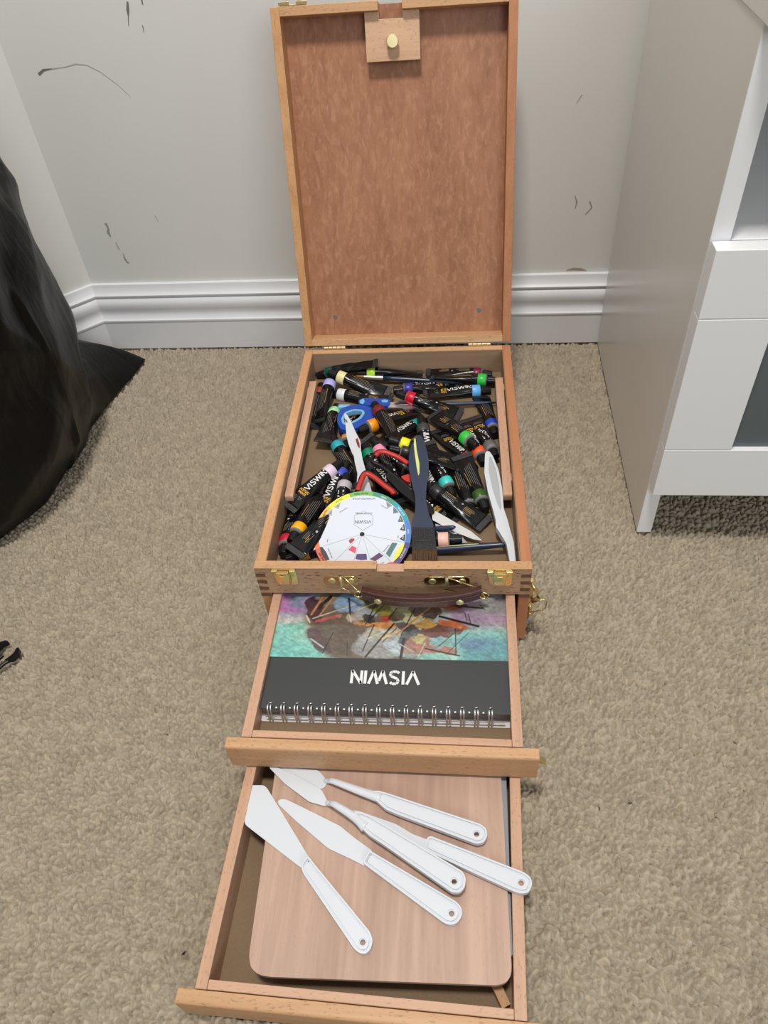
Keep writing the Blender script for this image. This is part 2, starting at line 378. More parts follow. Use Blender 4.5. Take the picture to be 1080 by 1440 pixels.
# scuffs and stains on the wall paint
wall_back = bpy.data.objects['wall_back']
def mark(name, pts, wd, mat, d=0.0004):
    """pts are (u, z) along the wall surface, wd the width at each point"""
    mb = MB(); m = len(pts); L_ = []; Rr = []
    for i in range(m):
        a = Vector(pts[max(0, i-1)]); b = Vector(pts[min(m-1, i+1)]); t = (b-a).normalized(); n = Vector((-t.y, t.x))*wd[i]/2; p = Vector(pts[i])
        L_.append(p+n); Rr.append(p-n)
    vs = []
    for p in L_+Rr[::-1]:
        vs.append(tuple(wpt(p.x, d, p.y)))
    mb.add(vs, [tuple(range(len(vs)))]); obj(name, mb, mat, wall_back)
mark('scuff_mark', [(-.340, .494), (-.3425, .485), (-.344, .478)], [.0022, .0038, .0010], M['scuff'])
mark('scuff_mark', [(-.3442, .478), (-.347, .468)], [.0010, .0006], M['scuff'])
mark('scuff_mark', [(-.3205, .505), (-.3215, .490)], [.0022, .0016], M['scuff'])
mark('scuff_mark', [(-.3285, .468), (-.3290, .460)], [.0012, .0007], M['scuff'])
mark('scuff_mark', [(-.489, .419), (-.480, .424), (-.468, .425)], [.0035, .0030, .0010], M['scuff'])
M['faint'] = plain('faint_scuff', (0.42, 0.42, 0.40), 0.8)
M['faint2'] = plain('grey_smudge', (0.30, 0.31, 0.30), 0.8)
mark('scuff_mark', [(-.468, .425), (-.450, .426), (-.433, .429), (-.418, .427), (-.402, .418), (-.384, .402), (-.371, .387)], [.0010, .0008, .0013, .0009, .0008, .0007, .0004], M['faint'])
mark('scuff_mark', [(-.467, .213), (-.4655, .205), (-.468, .198), (-.466, .191)], [.0045, .0030, .0050, .0015], M['faint2'])
mark('scuff_mark', [(-.461, .182), (-.460, .172), (-.458, .168)], [.0018, .0022, .0005], M['faint'])
mark('scuff_mark', [(-.455, .164), (-.4555, .155), (-.453, .148), (-.4495, .147)], [.0008, .0030, .0030, .0005], M['faint2'])
mark('scuff_mark', [(-.385, .222), (-.383, .212)], [.0016, .0005], M['faint'])
mark('scuff_mark', [(.225, .352), (.231, .362)], [.0004, .0010], M['faint2'])
mark('scuff_mark', [(.236, .232), (.240, .222), (.239, .212)], [.0004, .0022, .0008], M['faint2'])
mark('scuff_mark', [(.258, .222), (.262, .213), (.254, .203)], [.0020, .0015, .0010], M['faint2'])
mark('paint_stain', [(.236, .1165), (.246, .1185), (.258, .1175), (.266, .1155)], [.0010, .0040, .0040, .0010], M['stain_brown'])

# ================================================================ white cabinet on the right
cab = empty('tv_cabinet', W0+U*0.50-V*0.24)
tag(cab, 'white cabinet with open shelf above a frosted glass door, standing against the wall', 'cabinet')
CT = Matrix(((U.x, V.x, 0, 0), (U.y, V.y, 0, 0), (0, 0, 1, 0), (0, 0, 0, 1)))
def cabT():
    o = Vector((0.0, 0.5797, 0))+U*0.2945; m = CT.copy(); m.translation = o-Vector(cab.location); return m
T = cabT(); CD = 0.4156           # local: x to the right, y 0 at the back, -CD at the front
def cbox(name, a, mat, parent=None, bev=0.0008):
    mb = MB(); mb.box(*a, T=T); return obj(name, mb, mat, parent or cab, bev)
CWD = 0.62
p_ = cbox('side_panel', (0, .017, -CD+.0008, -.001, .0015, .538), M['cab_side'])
cbox('edge_band', (0.0002, .017, -CD, -CD+.0007, .0015, .538), M['cab_white'], p_, 0)  # added strip keeps the front edge in the white without painted shade
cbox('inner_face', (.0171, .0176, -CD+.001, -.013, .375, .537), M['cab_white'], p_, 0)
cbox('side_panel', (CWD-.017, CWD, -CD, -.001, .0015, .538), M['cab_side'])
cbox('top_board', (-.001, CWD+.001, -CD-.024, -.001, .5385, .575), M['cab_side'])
cbox('shelf_board', (.017, CWD-.017, -CD+.004, -.012, .358, .374), M['cab_white'])
cbox('bottom_board', (.017, CWD-.017, -CD+.004, -.012, .090, .106), M['cab_white'])
cbox('back_panel', (.017, CWD-.017, -.012, -.004, .060, .537), M['cab_white'])
door = MB(); y1 = -CD-.0015; y0 = y1-.017
x0, x1 = .0015, .300
door.box(x0, x1, y0, y1, .3085, .3755, T=T); door.box(x0, x1, y0, y1, .0825, .1500, T=T)
door.box(x0, x0+.0685, y0, y1, .1505, .3080, T=T); door.box(x1-.0685, x1, y0, y1, .1505, .3080, T=T)
d_o = obj('door', door, M['cab_white'], cab, 0.0008)
mb = MB(); mb.box(x0+.066, x1-.066, y0+.006, y0+.010, .148, .311, T=T); obj('glass_pane', mb, M['cab_glass'], d_o)
x0, x1 = .302, CWD-.0015; door = MB()
door.box(x0, x1, y0, y1, .3085, .3755, T=T); door.box(x0, x1, y0, y1, .0825, .1500, T=T)
door.box(x0, x0+.0685, y0, y1, .1505, .3080, T=T); door.box(x1-.0685, x1, y0, y1, .1505, .3080, T=T)
d_o = obj('door', door, M['cab_white'], cab, 0.0008)
mb = MB(); mb.box(x0+.066, x1-.066, y0+.006, y0+.010, .148, .311, T=T); obj('glass_pane', mb, M['cab_glass'], d_o)

# ================================================================ black rubbish bag on the left
def bag():
    rs = np.random.RandomState(7)
    cx, cy = -.745, .285; nT, nZ = 420, 300; Hh = .67
    tip = np.array([-.448, .562]); th_t = math.atan2(tip[1]-cy, tip[0]-cx); rt = math.hypot(tip[0]-cx, tip[1]-cy)
    th = np.linspace(0, 2*np.pi, nT, endpoint=False); zz = np.linspace(0, 1, nZ)
    TH, Z = np.meshgrid(th, zz, indexing='ij')
    a, b = .300, .292
    prof = np.where(Z < .16, 0.86+0.14*np.sin(np.pi/2*np.clip(Z/.16, 0, 1)), np.where(Z < .5, 1.0, np.sqrt(np.clip(1-((Z-.5)/.5)**2, 0, 1))**0.9))
    prof = np.maximum(prof, 0.02)
    base = 1/np.sqrt((np.cos(TH)/a)**2+(np.sin(TH)/b)**2)*prof
    dth = (TH-th_t+np.pi) % (2*np.pi)-np.pi
    hz = Z*Hh
    pk = np.exp(-(np.abs(dth)/.22)**1.15); fl = np.clip(1-hz/.080, 0, 1)**0.8
    rad = base+(rt-.262)*pk*fl*(1.0)
    # long folds that fan out from the pinched corner, and slack ripples over the belly
    def ridge(p): return 1-np.abs(np.sin(p))
    wr = np.zeros_like(rad)
    for k in range(12):
        f1 = rs.uniform(3, 10); f2 = rs.uniform(-9, 9); ph = rs.uniform(0, 6.28); w1 = rs.uniform(.6, 2.0)
        wr += ridge(TH*f1+hz*f2*3+ph+w1*np.sin(hz*rs.uniform(4, 14)+TH*rs.uniform(1, 4)))*rs.uniform(.2, 1)/(1+f1*.12)
    wr = wr/wr.std(); wr -= wr.mean()
    fan = np.sin(13*np.arctan2(hz+.03, np.abs(dth)*.5+.10)+.8*np.sin(dth*4))*np.clip(np.abs(dth)/.25, 0, 1)*np.exp(-np.abs(dth)/.5)*np.exp(-hz/.25)
    rad += wr*.0026*np.clip(prof*1.2, 0, 1)*np.clip(np.abs(dth)/.2, .0, 1)+fan*.006
    for k in range(26):
        c0, z0_ = rs.uniform(th_t-2.4, th_t+.8), rs.uniform(.05, .5); s0 = rs.uniform(.03, .11); asp = rs.uniform(.2, 1)
        dd = ((TH-c0+np.pi) % (2*np.pi)-np.pi)/.26*0+((TH-c0+np.pi) % (2*np.pi)-np.pi)*.26
        g = np.exp(-(dd**2+((hz-z0_)*asp)**2)/(s0*s0*.3)); rad += g*rs.uniform(-.008, .008)
    X = cx+rad*np.cos(TH); Y = cy+rad*np.sin(TH); Zz = hz*1.0
    Zz = np.where(fl*pk > 0, Zz, Zz)
    # lean against the chamfered wall
    nrm = np.array([LN.x, LN.y]); d = (X-CORN.x)*nrm[0]+(Y-CORN.y)*nrm[1]
    lim = np.where(Zz < .12, .024, .008); push = np.clip(lim-d, 0, None); X += push*nrm[0]; Y += push*nrm[1]
    yl = W0.y-.03; Y = np.minimum(Y, yl)
    co = np.stack([X, Y, Zz+.001], -1).reshape(-1, 3).tolist()
    idx = lambda i, j: (i % nT)*nZ+j
    F = [(idx(i, j), idx(i+1, j), idx(i+1, j+1), idx(i, j+1)) for i in range(nT) for j in range(nZ-1)]
    F.append(tuple(idx(i, 0) for i in range(nT))[::-1]); F.append(tuple(idx(i, nZ-1) for i in range(nT)))
    me = bpy.data.meshes.new('rubbish_bag'); me.from_pydata(co, [], F); me.polygons.foreach_set('use_smooth', [True]*len(F))
    m, nt, bs = new_mat('black_polythene'); bs.inputs['Base Color'].default_value = (.004, .004, .0038, 1); bs.inputs['Roughness'].default_value = .38; bs.inputs['Specular IOR Level'].default_value = .22
    t = nt.nodes.new('ShaderNodeTexCoord'); mp = nt.nodes.new('ShaderNodeMapping'); mp.inputs['Scale'].default_value = (22, 22, 7); mp.inputs['Rotation'].default_value = (.5, .3, 0)
    n = nt.nodes.new('ShaderNodeTexNoise'); n.inputs['Scale'].default_value = 1.0; n.inputs['Detail'].default_value = 5; n.inputs['Distortion'].default_value = 1.6
    bp = nt.nodes.new('ShaderNodeBump'); bp.inputs['Strength'].default_value = .45; bp.inputs['Distance'].default_value = .006
    nt.links.new(t.outputs['Object'], mp.inputs[0]); nt.links.new(mp.outputs[0], n.inputs['Vector']); nt.links.new(n.outputs['Fac'], bp.inputs['Height']); nt.links.new(bp.outputs[0], bs.inputs['Normal'])
    me.materials.append(m)
    o = link('rubbish_bag', me); tag(o, 'bulging black plastic rubbish bag slumped in the corner with one pointed corner on the carpet', 'bag')
bag()
# small black plastic clip on the carpet at the left edge
def clip():
    root = empty('plastic_clip', (-.452, -.045, .0)); tag(root, 'small black two pronged plastic buckle clip lying on the carpet at the left', 'clip')
    ang = R(-28); T = Matrix.Rotation(ang, 4, 'Z'); T.translation = Vector((0, 0, .0055))
    mb = MB(); mb.flat([round_poly([(-.013, -.030), (.013, -.030), (.013, -.010), (.009, -.004), (-.009, -.004), (-.013, -.010)], .003)], -.0035, .0035, T=T)
    obj('clip_body', mb, M['black_plastic'], root, .0008)
    for s in (-1, 1):
        mb = MB(); mb.sweep([Vector(p) for p in smooth_path([(s*.010, -.008, 0), (s*.0105, .004, 0), (s*.012, .010, 0)], 3)], .0020, 8, T=T)
        mb.flat([round_poly([(s*.009, .008), (s*.0125, .010), (s*.0165, .014), (s*.0160, .022), (s*.012, .027), (s*.008, .0275), (s*.0085, .024), (s*.0105, .021), (s*.0105, .015)], .002)], -.003, .003, T=T)
        obj('prong', mb, M['black_plastic'], root, .0006)
    mb = MB(); mb.sweep([(0, -.006, 0), (0, .012, 0)], .002, 8, T=T); obj('guide_pin', mb, M['black_plastic'], root)
clip()

# ================================================================ wooden artist box (one thing: case, lid, two drawers, handle, catches)
BW, BD, BH, H1, TW = .140, .393, .1193, .0794, .0105
box = empty('art_box', (0, .1965, 0))
tag(box, 'open beech wood artist box with raised lid, paint tray and two pulled out drawers', 'art box')
BO = Vector(box.location)
def part(name, mb, mat, parent=None, bev=0.0, smooth=False, auto=False):
    """parts of the box: meshes are written in room coordinates, the box stands unturned"""
    if parent is None or parent is box:
        return obj(name, mb, mat, box, bev, smooth, auto, origin=BO)
    return obj(name, mb, mat, parent, bev, smooth, auto, origin=BO)
# case: upper tray walls
mb = MB(); mb.box(-BW, -BW+TW, 0.0003, BD, 0.0005, BH); part('side_wall', mb, M['beech_y'], bev=.0006)
mb = MB(); mb.box(BW-TW, BW, 0.0003, BD, 0.0005, BH); part('side_wall', mb, M['red_wood'], bev=.0006)
mb = MB(); mb.box(-BW+TW+.0001, BW-TW-.0001, BD-.0095, BD, .0005, BH); part('back_wall', mb, M['beech'], bev=.0005)
# front panel of the tray with the notch in its rim
mb = MB(); MR = Matrix(((1, 0, 0, 0), (0, 0, -1, 0), (0, 1, 0, 0), (0, 0, 0, 1)))   # outline in x,z -> extruded along -y
mb.flat([[(-BW-.0002, H1), (BW+.0002, H1), (BW+.0002, BH+.0002), (.0133, BH+.0002), (.0133, BH-.0042), (-.0143, BH-.0042), (-.0143, BH+.0002), (-BW-.0002, BH+.0002)]], -.0095, .0002, T=MR)
front = part('front_panel', mb, M['beech_front'], bev=.0005)
# the fair rim on top of the front panel
mb = MB(); mb.box(-BW-.0003, -.0144, -.0005, .0098, BH+.0001, BH+.0007); mb.box(.0134, BW+.0003, -.0005, .0098, BH+.0001, BH+.0007)
part('rim', mb, M['beech'], front, bev=.0002)
mb = MB(); mb.box(-.0142, .0132, -.0004, .0097, BH-.0041, BH-.0036); part('notch_floor', mb, M['beech_pink_x'], front)
for s in (-1, 1):
    for k in range(4):
        z0 = .1115-k*.0108; a, b = (s*(BW+.0001), s*(BW-TW+.0005)) 
        mb = MB(); mb.box(min(a, b), max(a, b), -.00045, .0005, z0-.0050, z0); part('finger_joint', mb, M['endgrain'], front)
mb = MB(); mb.box(-BW+TW, BW-TW, .0095, BD-.0095, .0800, .0832); part('tray_floor', mb, M['hardboard'])
mb = MB(); mb.box(-BW+TW, BW-TW, .012, BD-.0096, .0385, .0405); part('middle_floor', mb, M['hardboard'])
mb = MB(); mb.box(-BW+TW, BW-TW, .012, BD-.0096, .0008, .0030); part('bottom_floor', mb, M['hardboard'])
# tray inner lining is plainer, darker plywood
mb = MB(); mb.box(-BW+TW, BW-TW, BD-.0102, BD-.0096, .0834, BH-.0008); part('lining', mb, M['tray_ply'])
mb = MB(); mb.box(-BW+TW+.0001, -BW+TW+.0006, .0098, BD-.0103, .0834, BH-.0008); part('lining', mb, M['tray_ply'])
mb = MB(); mb.box(BW-TW-.0006, BW-TW-.0001, .0098, BD-.0103, .0834, BH-.0008); part('lining', mb, M['tray_ply'])
for s, xa, xb in ((-1, -.1280, -.1185), (1, .1180, .1278)):
    mb = MB(); YM = Matrix(((0, 0, 1, 0), (1, 0, 0, 0), (0, 1, 0, 0), (0, 0, 0, 1)))   # outline in y,z -> extruded along x
    mb.flat([round_poly([(.116, .0975), (.116, .1085), (.335, .1085), (.335, .0975)], [.004, .004, .001, .001])], xa, xb, T=YM)
    part('inner_rail', mb, M['beech_pink'], bev=.0008)
    for yy in (.14, .31): mb = MB(); mb.box(xa-.0013 if s < 0 else xb, xa if s < 0 else xb+.0016, yy, yy+.012, .099, .107); part('rail_spacer', mb, M['beech_pink'])

# lid
M['screw_grey'] = plain('grey_screw', (.20, .19, .19), .5, .5)
TH, LL = .3126, .3909; LO = Vector((0, .393, .1193+.0053))
LX, LYv, LN_ = Vector((1, 0, 0)), Vector((-.007, math.sin(TH), math.cos(TH))), Vector((0, -math.cos(TH), math.sin(TH)))
LT = Matrix(((LX.x, LYv.x, LN_.x, LO.x), (LX.y, LYv.y, LN_.y, LO.y), (LX.z, LYv.z, LN_.z, LO.z), (0, 0, 0, 1)))  # local: x across, y up the lid, z out of it
lid = MB(); lid.box(-BW, -BW+TW, 0, LL, -.030, 0, T=LT)
lid_o = part('lid_frame', lid, M['beech_z'], bev=.0006)
lid = MB(); lid.box(BW-TW, BW, 0, LL, -.030, 0, T=LT); part('lid_side', lid, wood('red_brown_beech', (.50, .23, .115), (.40, .175, .08), 'Z', .2), lid_o, bev=.0006)
lid = MB(); lid.box(-BW+TW, BW-TW, 0, .0088, -.030, 0, T=LT); part('lid_rail', lid, M['beech'], lid_o, bev=.0005)
for xa, xb in ((-BW+TW, -.0170), (.0105, BW-TW)):
    lid = MB(); lid.box(xa, xb, LL-.0095, LL, -.030, 0, T=LT); part('lid_rail', lid, M['beech'], lid_o, bev=.0005)
lid = MB(); lid.box(-BW+TW+.0001, BW-TW-.0001, .0089, LL-.001, -.0290, -.0255, T=LT); part('lid_panel', lid, M['lid_ply'], lid_o)
# the knobbed clamp block at the top of the lid
blk = MB(); blk.flat([[(-.0335, .332), (.0293, .332), (.0293, .3812), (.0107, .3812), (.0107, .3737), (-.0170, .3737), (-.0170, .3812), (-.0335, .3812)]], -.018, -.0095, T=LT)
blk_o = part('clamp_block', blk, wood('pale_beech', (.66, .43, .28), (.54, .33, .20), 'X', .25), lid_o, bev=.0004)
KT = LT @ Matrix.Translation((-.0018, .3508, -.0095)) @ Matrix.Rotation(-math.pi/2, 4, 'Y')
kn = MB(); kn.lathe([(0, .003), (.004, .003), (.0045, .0062), (.0052, .0070), (.0105, .0070), (.0113, .0062), (.0114, .001)], 32, T=KT)
k_o = part('knob', kn, M['brass_dull'], lid_o, auto=True)
for x_, y_ in ((-.0984, .0335), (.0988, .0375)):
    kn = MB(); T_ = LT @ Matrix.Translation((x_, y_, -.0256)) @ Matrix.Rotation(-math.pi/2, 4, 'Y')
    kn.lathe([(0, .0030), (.0006, .0030), (.0007, .0028), (.0007, .0001)], 18, T=T_); part('screw', kn, M['screw_grey'], lid_o)
# lid catch on the far edge of the lid (its outer end shows over the rim)
for xc in (-.1135, .109):
    ct = MB()
    ct.box(xc-.0155, xc+.0155, LL+.0002, LL+.0014, -.022, -.002, T=LT)
    ct.box(xc-.0165, xc-.004, LL+.0010, LL+.0042, -.0035, -.0005, T=LT); ct.box(xc+.004, xc+.0165, LL+.0010, LL+.0042, -.0035, -.0005, T=LT)
    ct.sweep([LT @ Vector(p) for p in ((xc-.007, LL+.005, -.004), (xc-.007, LL+.011, -.004), (xc+.007, LL+.011, -.004), (xc+.007, LL+.005, -.004))], .0016, 8)
    part('lid_catch', ct, M['brass'], lid_o, bev=.0003)
# hinges
M['brass_bright'] = plain('bright_brass', (.95, .80, .48), .35, 1.0)
for xc in (-.0985, .0990):
    hg = MB(); n = 5; wd = .030
    for k in range(n):
        x0 = xc-wd/2+wd*k/n; hg.lathe([(0, .0001), (0, .0019), (wd/n-.0005, .0019), (wd/n-.0005, .0001)], 14, T=Matrix.Translation((x0, .3926, .1218)))
    hg.box(xc-wd/2, xc+wd/2, .3925, .3934, .112, .1205)
    part('hinge', hg, M['brass_bright'], auto=False, bev=.0002)

# front catches
def catch(xc, flip):
    pl = MB(); s = -1 if flip else 1
    pl.flat([round_poly([(xc-.0128, .1195), (xc-.0128, .1165), (xc-.0095, .0985), (xc-.0060, .0945), (xc+.0100, .0945), (xc+.0125, .0970), (xc+.0128, .1195)], .002)], .0004, .0013, T=MR)
    p = part('front_catch', pl, M['brass'], bev=.0003)
    lv = MB()
    prof_ = [(.0013, .1185), (.0055, .1200), (.0075, .1150), (.0082, .1090), (.0070, .1020), (.0045, .0985), (.0013, .0980)]
    for a, b in ((-.0058, .0058),):
        vs = [(xc+x, -y, z) for x in (a, b) for y, z in prof_]; m = len(prof_)
        lv.add(vs, [(i, (i+1) % m, (i+1) % m+m, i+m) for i in range(m)]+[tuple(range(m)), tuple(range(m, 2*m))[::-1]])
    part('catch_lever', lv, M['brass'], p, bev=.0006, auto=False)
    lv = MB(); lv.flat([[(xc-.0072, .1140), (xc+.0072, .1140), (xc+.0062, .1215), (xc-.0062, .1215)], [(xc-.0030, .1165), (xc+.0030, .1165), (xc+.0028, .1193), (xc-.0028, .1193)]], .0076, .0088, T=MR @ Matrix.Rotation(0, 4, 'X'))
    part('catch_loop', lv, M['brass'], p, bev=.0003)
    for dx in (-.0093, .0093):
        sw = MB(); sw.lathe([(0, .0017), (.0006, .0015), (.0008, .0001)], 12, T=Matrix.Translation((xc+dx, -.0013, .1095)) @ Matrix.Rotation(-math.pi/2, 4, 'Z')); part('screw', sw, M['brass_dull'], p)
        sw = MB(); sw.box(xc+dx-.0032, xc+dx+.0032, -.0042, -.0013, .1165, .1192); part('catch_lug', sw, M['brass'], p, bev=.0004)
catch(-.1095, False); catch(.1085, True)

# carrying handle: two brass plates, two wire rings, one stitched leather strap
hp = [(-.0300, -.0105, .0930), (-.015, -.0150, .0925), (.005, -.0180, .0918), (.030, -.0195, .0918), (.055, -.0180, .0928), (.075, -.0150, .0940), (.0905, -.0105, .0955)]
sp = smooth_path(hp, 5); st = MB(); vs = []; prof_ = [(-.0048, .0088), (.0022, .0084), (.0038, .0060), (.0038, -.0082), (.0020, -.0098), (-.0048, -.0092)]
tl = R(10); m = len(prof_)
for p in sp:
    for a, b in prof_: vs.append((p.x, p.y-(a*math.cos(tl)-b*math.sin(tl)*-1), p.z+(b*math.cos(tl)+a*math.sin(tl))))
fs = [(i*m+k, i*m+(k+1) % m, (i+1)*m+(k+1) % m, (i+1)*m+k) for i in range(len(sp)-1) for k in range(m)]+[tuple(range(m)), tuple(range((len(sp)-1)*m, len(sp)*m))[::-1]]
st.add(vs, fs); strap = part('carrying_handle', st, M['leather'], bev=.0007, auto=False)
sm = MB()
for i in range(2, len(sp)-2):
    for dz in (.0040,):
        p = sp[i]; q = sp[i+1] if i+1 < len(sp) else sp[i]; c_ = p.lerp(q, .62); o_ = Vector((0, -.0052, dz))
        sm.sweep([p+o_, c_+o_], .00032, 6)
part('stitching', sm, M['thread'], strap)
for xc in (-.0135, .0690):
    p = min(sp, key=lambda q: abs(q.x-xc)); rv = MB()
    rv.lathe([(0, .0042), (.0010, .0038), (.0019, .0022), (.0021, .0001)], 20, T=Matrix.Translation((xc, p.y-.0034, p.z-.0022)) @ Matrix.Rotation(-math.pi/2, 4, 'Z')); part('rivet', rv, M['brass_dull'], strap, smooth=True)
for xa, xb, xr, s in ((-.0700, -.0340, -.0505, 1), (.0330, .0790, .0640, -1)):
    pl = MB(); xm = (xa+xb)/2
    pl.flat([round_poly([(xa, .0945), (xb, .0935), (xb, .1085), (xa, .1075)], .0062, 6)], .0004, .0012, T=MR)
    p = part('handle_plate', pl, M['brass'], bev=.0003)
    for xs_ in (xa+.0085, xb-.0075):
        sw = MB(); sw.lathe([(0, .0040), (.0007, .0036), (.0010, .0024), (.0008, .0001)], 16, T=Matrix.Translation((xs_, -.0012, .1012)) @ Matrix.Rotation(-math.pi/2, 4, 'Z')); part('screw', sw, M['brass_dull'], p, smooth=True)
    sw = MB(); sw.sweep([(xm, -.0020, .0930), (xm, -.0020, .1090)], .0018, 10); part('hinge_barrel', sw, M['brass_dull'], p, smooth=True)
    wr = MB(); xe = -.0335 if s > 0 else .0935; ze = .0950 if s > 0 else .0940
    wr.sweep([(xm, -.0022, .0915), (xm, -.0022, .1105), (xm+s*.003, -.0030, .1115), (xe-s*.002, -.0115, ze+.0055), (xe+s*.0015, -.0125, ze+.0005), (xe-s*.002, -.0115, ze-.0050), (xm+s*.003, -.0035, .0905)], .00075, 8, closed=True)
    part('handle_ring', wr, M['brass'], p, smooth=True)
    wr = MB(); wr.sweep([(xe+.0045*math.cos(a), -.0135, ze+.0045*math.sin(a)) for a in [2*math.pi*k/16 for k in range(16)]], .0008, 8, closed=True); part('handle_ring', wr, M['brass'], p, smooth=True)

# side catch on the right side wall with its wire bail
sc_m = MB(); X1 = BW+.0003
sc_m.box(X1, X1+.0012, .006, .020, .040, .088); sc_m.box(X1+.0012, X1+.0050, .008, .018, .060, .084)
so = part('side_catch', sc_m, M['brass'], bev=.0005)
mb = MB(); mb.sweep([(X1+.002, .007, .088), (X1+.009, .006, .074), (X1+.010, .006, .066), (X1+.0035, .006, .060)], [.0018, .0024, .0024, .0018], 8, sx=1.0, sz=1.0); part('catch_lever', mb, M['brass'], so, smooth=True)
mb = MB(); mb.sweep([(X1+.004, .004, .060), (X1+.017, .004, .066), (X1+.0195, .004, .062), (X1+.0185, .004, .050), (X1+.015, .004, .0475), (X1+.003, .004, .043)], .0007, 8, closed=False); part('wire_bail', mb, M['brass'], so, smooth=True)
mb = MB(); mb.lathe([(0, .0055), (.003, .0050), (.0042, .0030), (.0044, .0001)], 16, T=Matrix.Translation((X1+.0012, .010, .047))); mb.lathe([(0, .0040), (.004, .0036), (.0048, .0002)], 14, T=Matrix.Translation((X1+.0012, .008, .0375))); part('screw', mb, M['brass'], so, smooth=True)

# drawers
def drawer(o, d, al, ztop, zbot, ztopf, zbotf, length, t=.0094):
    T = Matrix.Translation((o, -d, 0)) @ Matrix.Rotation(al, 4, 'Z')
    w1 = .1265
    sd = MB(); sd.box(-w1, -w1+t, .0003, length, zbot, ztop, T=T); root = part('drawer', sd, M['beech_pink'], bev=.0005)
    sd = MB(); sd.box(w1-t, w1, .0003, length, zbot, ztop, T=T); part('drawer_side', sd, M['beech_pink'], root, bev=.0005)
    bk = MB(); bk.box(-w1+t, w1-t, length-.008, length, zbot, ztop, T=T); part('drawer_back', bk, M['beech_pink_x'], root, bev=.0005)
    ft = MB(); ft.box(-w1+t+.0002, w1-t-.0002, .0005, .0072, zbot, ztop-.0002, T=T); part('drawer_rail', ft, M['beech_pink_x'], root, bev=.0005)
    fl = MB(); fl.box(-w1+t, w1-t, .0072, length-.008, zbot+.001, zbot+.0038, T=T); part('drawer_floor', fl, M['hardboard'], root)
    fr = MB(); FT = T @ Matrix(((0, 0, 1, 0), (1, 0, 0, 0), (0, 1, 0, 0), (0, 0, 0, 1)))
    oy = -.0104
    fr.flat([round_poly([(0, zbotf), (0, ztopf), (oy, ztopf), (oy, zbotf)], [.0005, .0005, .0030, .0008], 6)], -.140, .140, T=FT)
    part('drawer_front', fr, M['beech'], root, auto=True)
    return root, T
dr1, T1 = drawer(-.0035, .1648, -.0142, .0767, .0502, .0753, .0398, .33)
dr2, T2 = drawer(-.0109, .3573, -.0353, .0372, .0034, .0354, .0006, .355)
mb = MB(); mb.add([(.1403, -.0080, .0690), (.1468, -.0095, .0650), (.1470, -.0045, .0650), (.1403, -.0030, .0690), (.1403, -.0080, .0640), (.1464, -.0095, .0640), (.1466, -.0045, .0640), (.1403, -.0030, .0680)], [(0, 1, 2, 3), (4, 5, 6, 7), (0, 1, 5, 4), (1, 2, 6, 5), (2, 3, 7, 6), (3, 0, 4, 7)], T=T1)
part('clasp_tab', mb, M['brass'], dr1, bev=.0003)

# ================================================================ sketchbook in the upper drawer
BZ = .0715                                # top of the cover
book = empty('sketchbook', (-.002, -.04, .0541))
tag(book, 'spiral bound sketchbook with black cover and painted ships picture, lying in the upper drawer', 'sketchbook')
GO = Vector(book.location); GT = Matrix.Translation(-GO) @ Matrix.Translation((-.0025, -.132, 0)) @ Matrix.Rotation(R(-.35), 4, 'Z')   # local: x across, y from the coil edge inwards
def bpart(name, mb, mat, parent=None, bev=0.0, **k): return obj(name, mb, mat, parent or book, bev, **k)
HWB = .1178
def rrect(x0, x1, y0, y1, r): return round_poly([(x0, y0), (x1, y0), (x1, y1), (x0, y1)], r)
mb = MB(); mb.flat([rrect(-HWB, HWB, 0, .168, .002)], BZ-.0009, BZ, T=GT); cover = bpart('cover', mb, M['cover_black'])
mb = MB(); mb.flat([rrect(-HWB+.001, HWB-.001, .0035, .168, .001)], .0557, BZ-.0012, T=GT); bpart('page_block', mb, M['pages'])
mb = MB(); mb.flat([rrect(-HWB, HWB, -.0045, .168, .002)], .0542, .0555, T=GT); bpart('back_cover', mb, M['paper'])
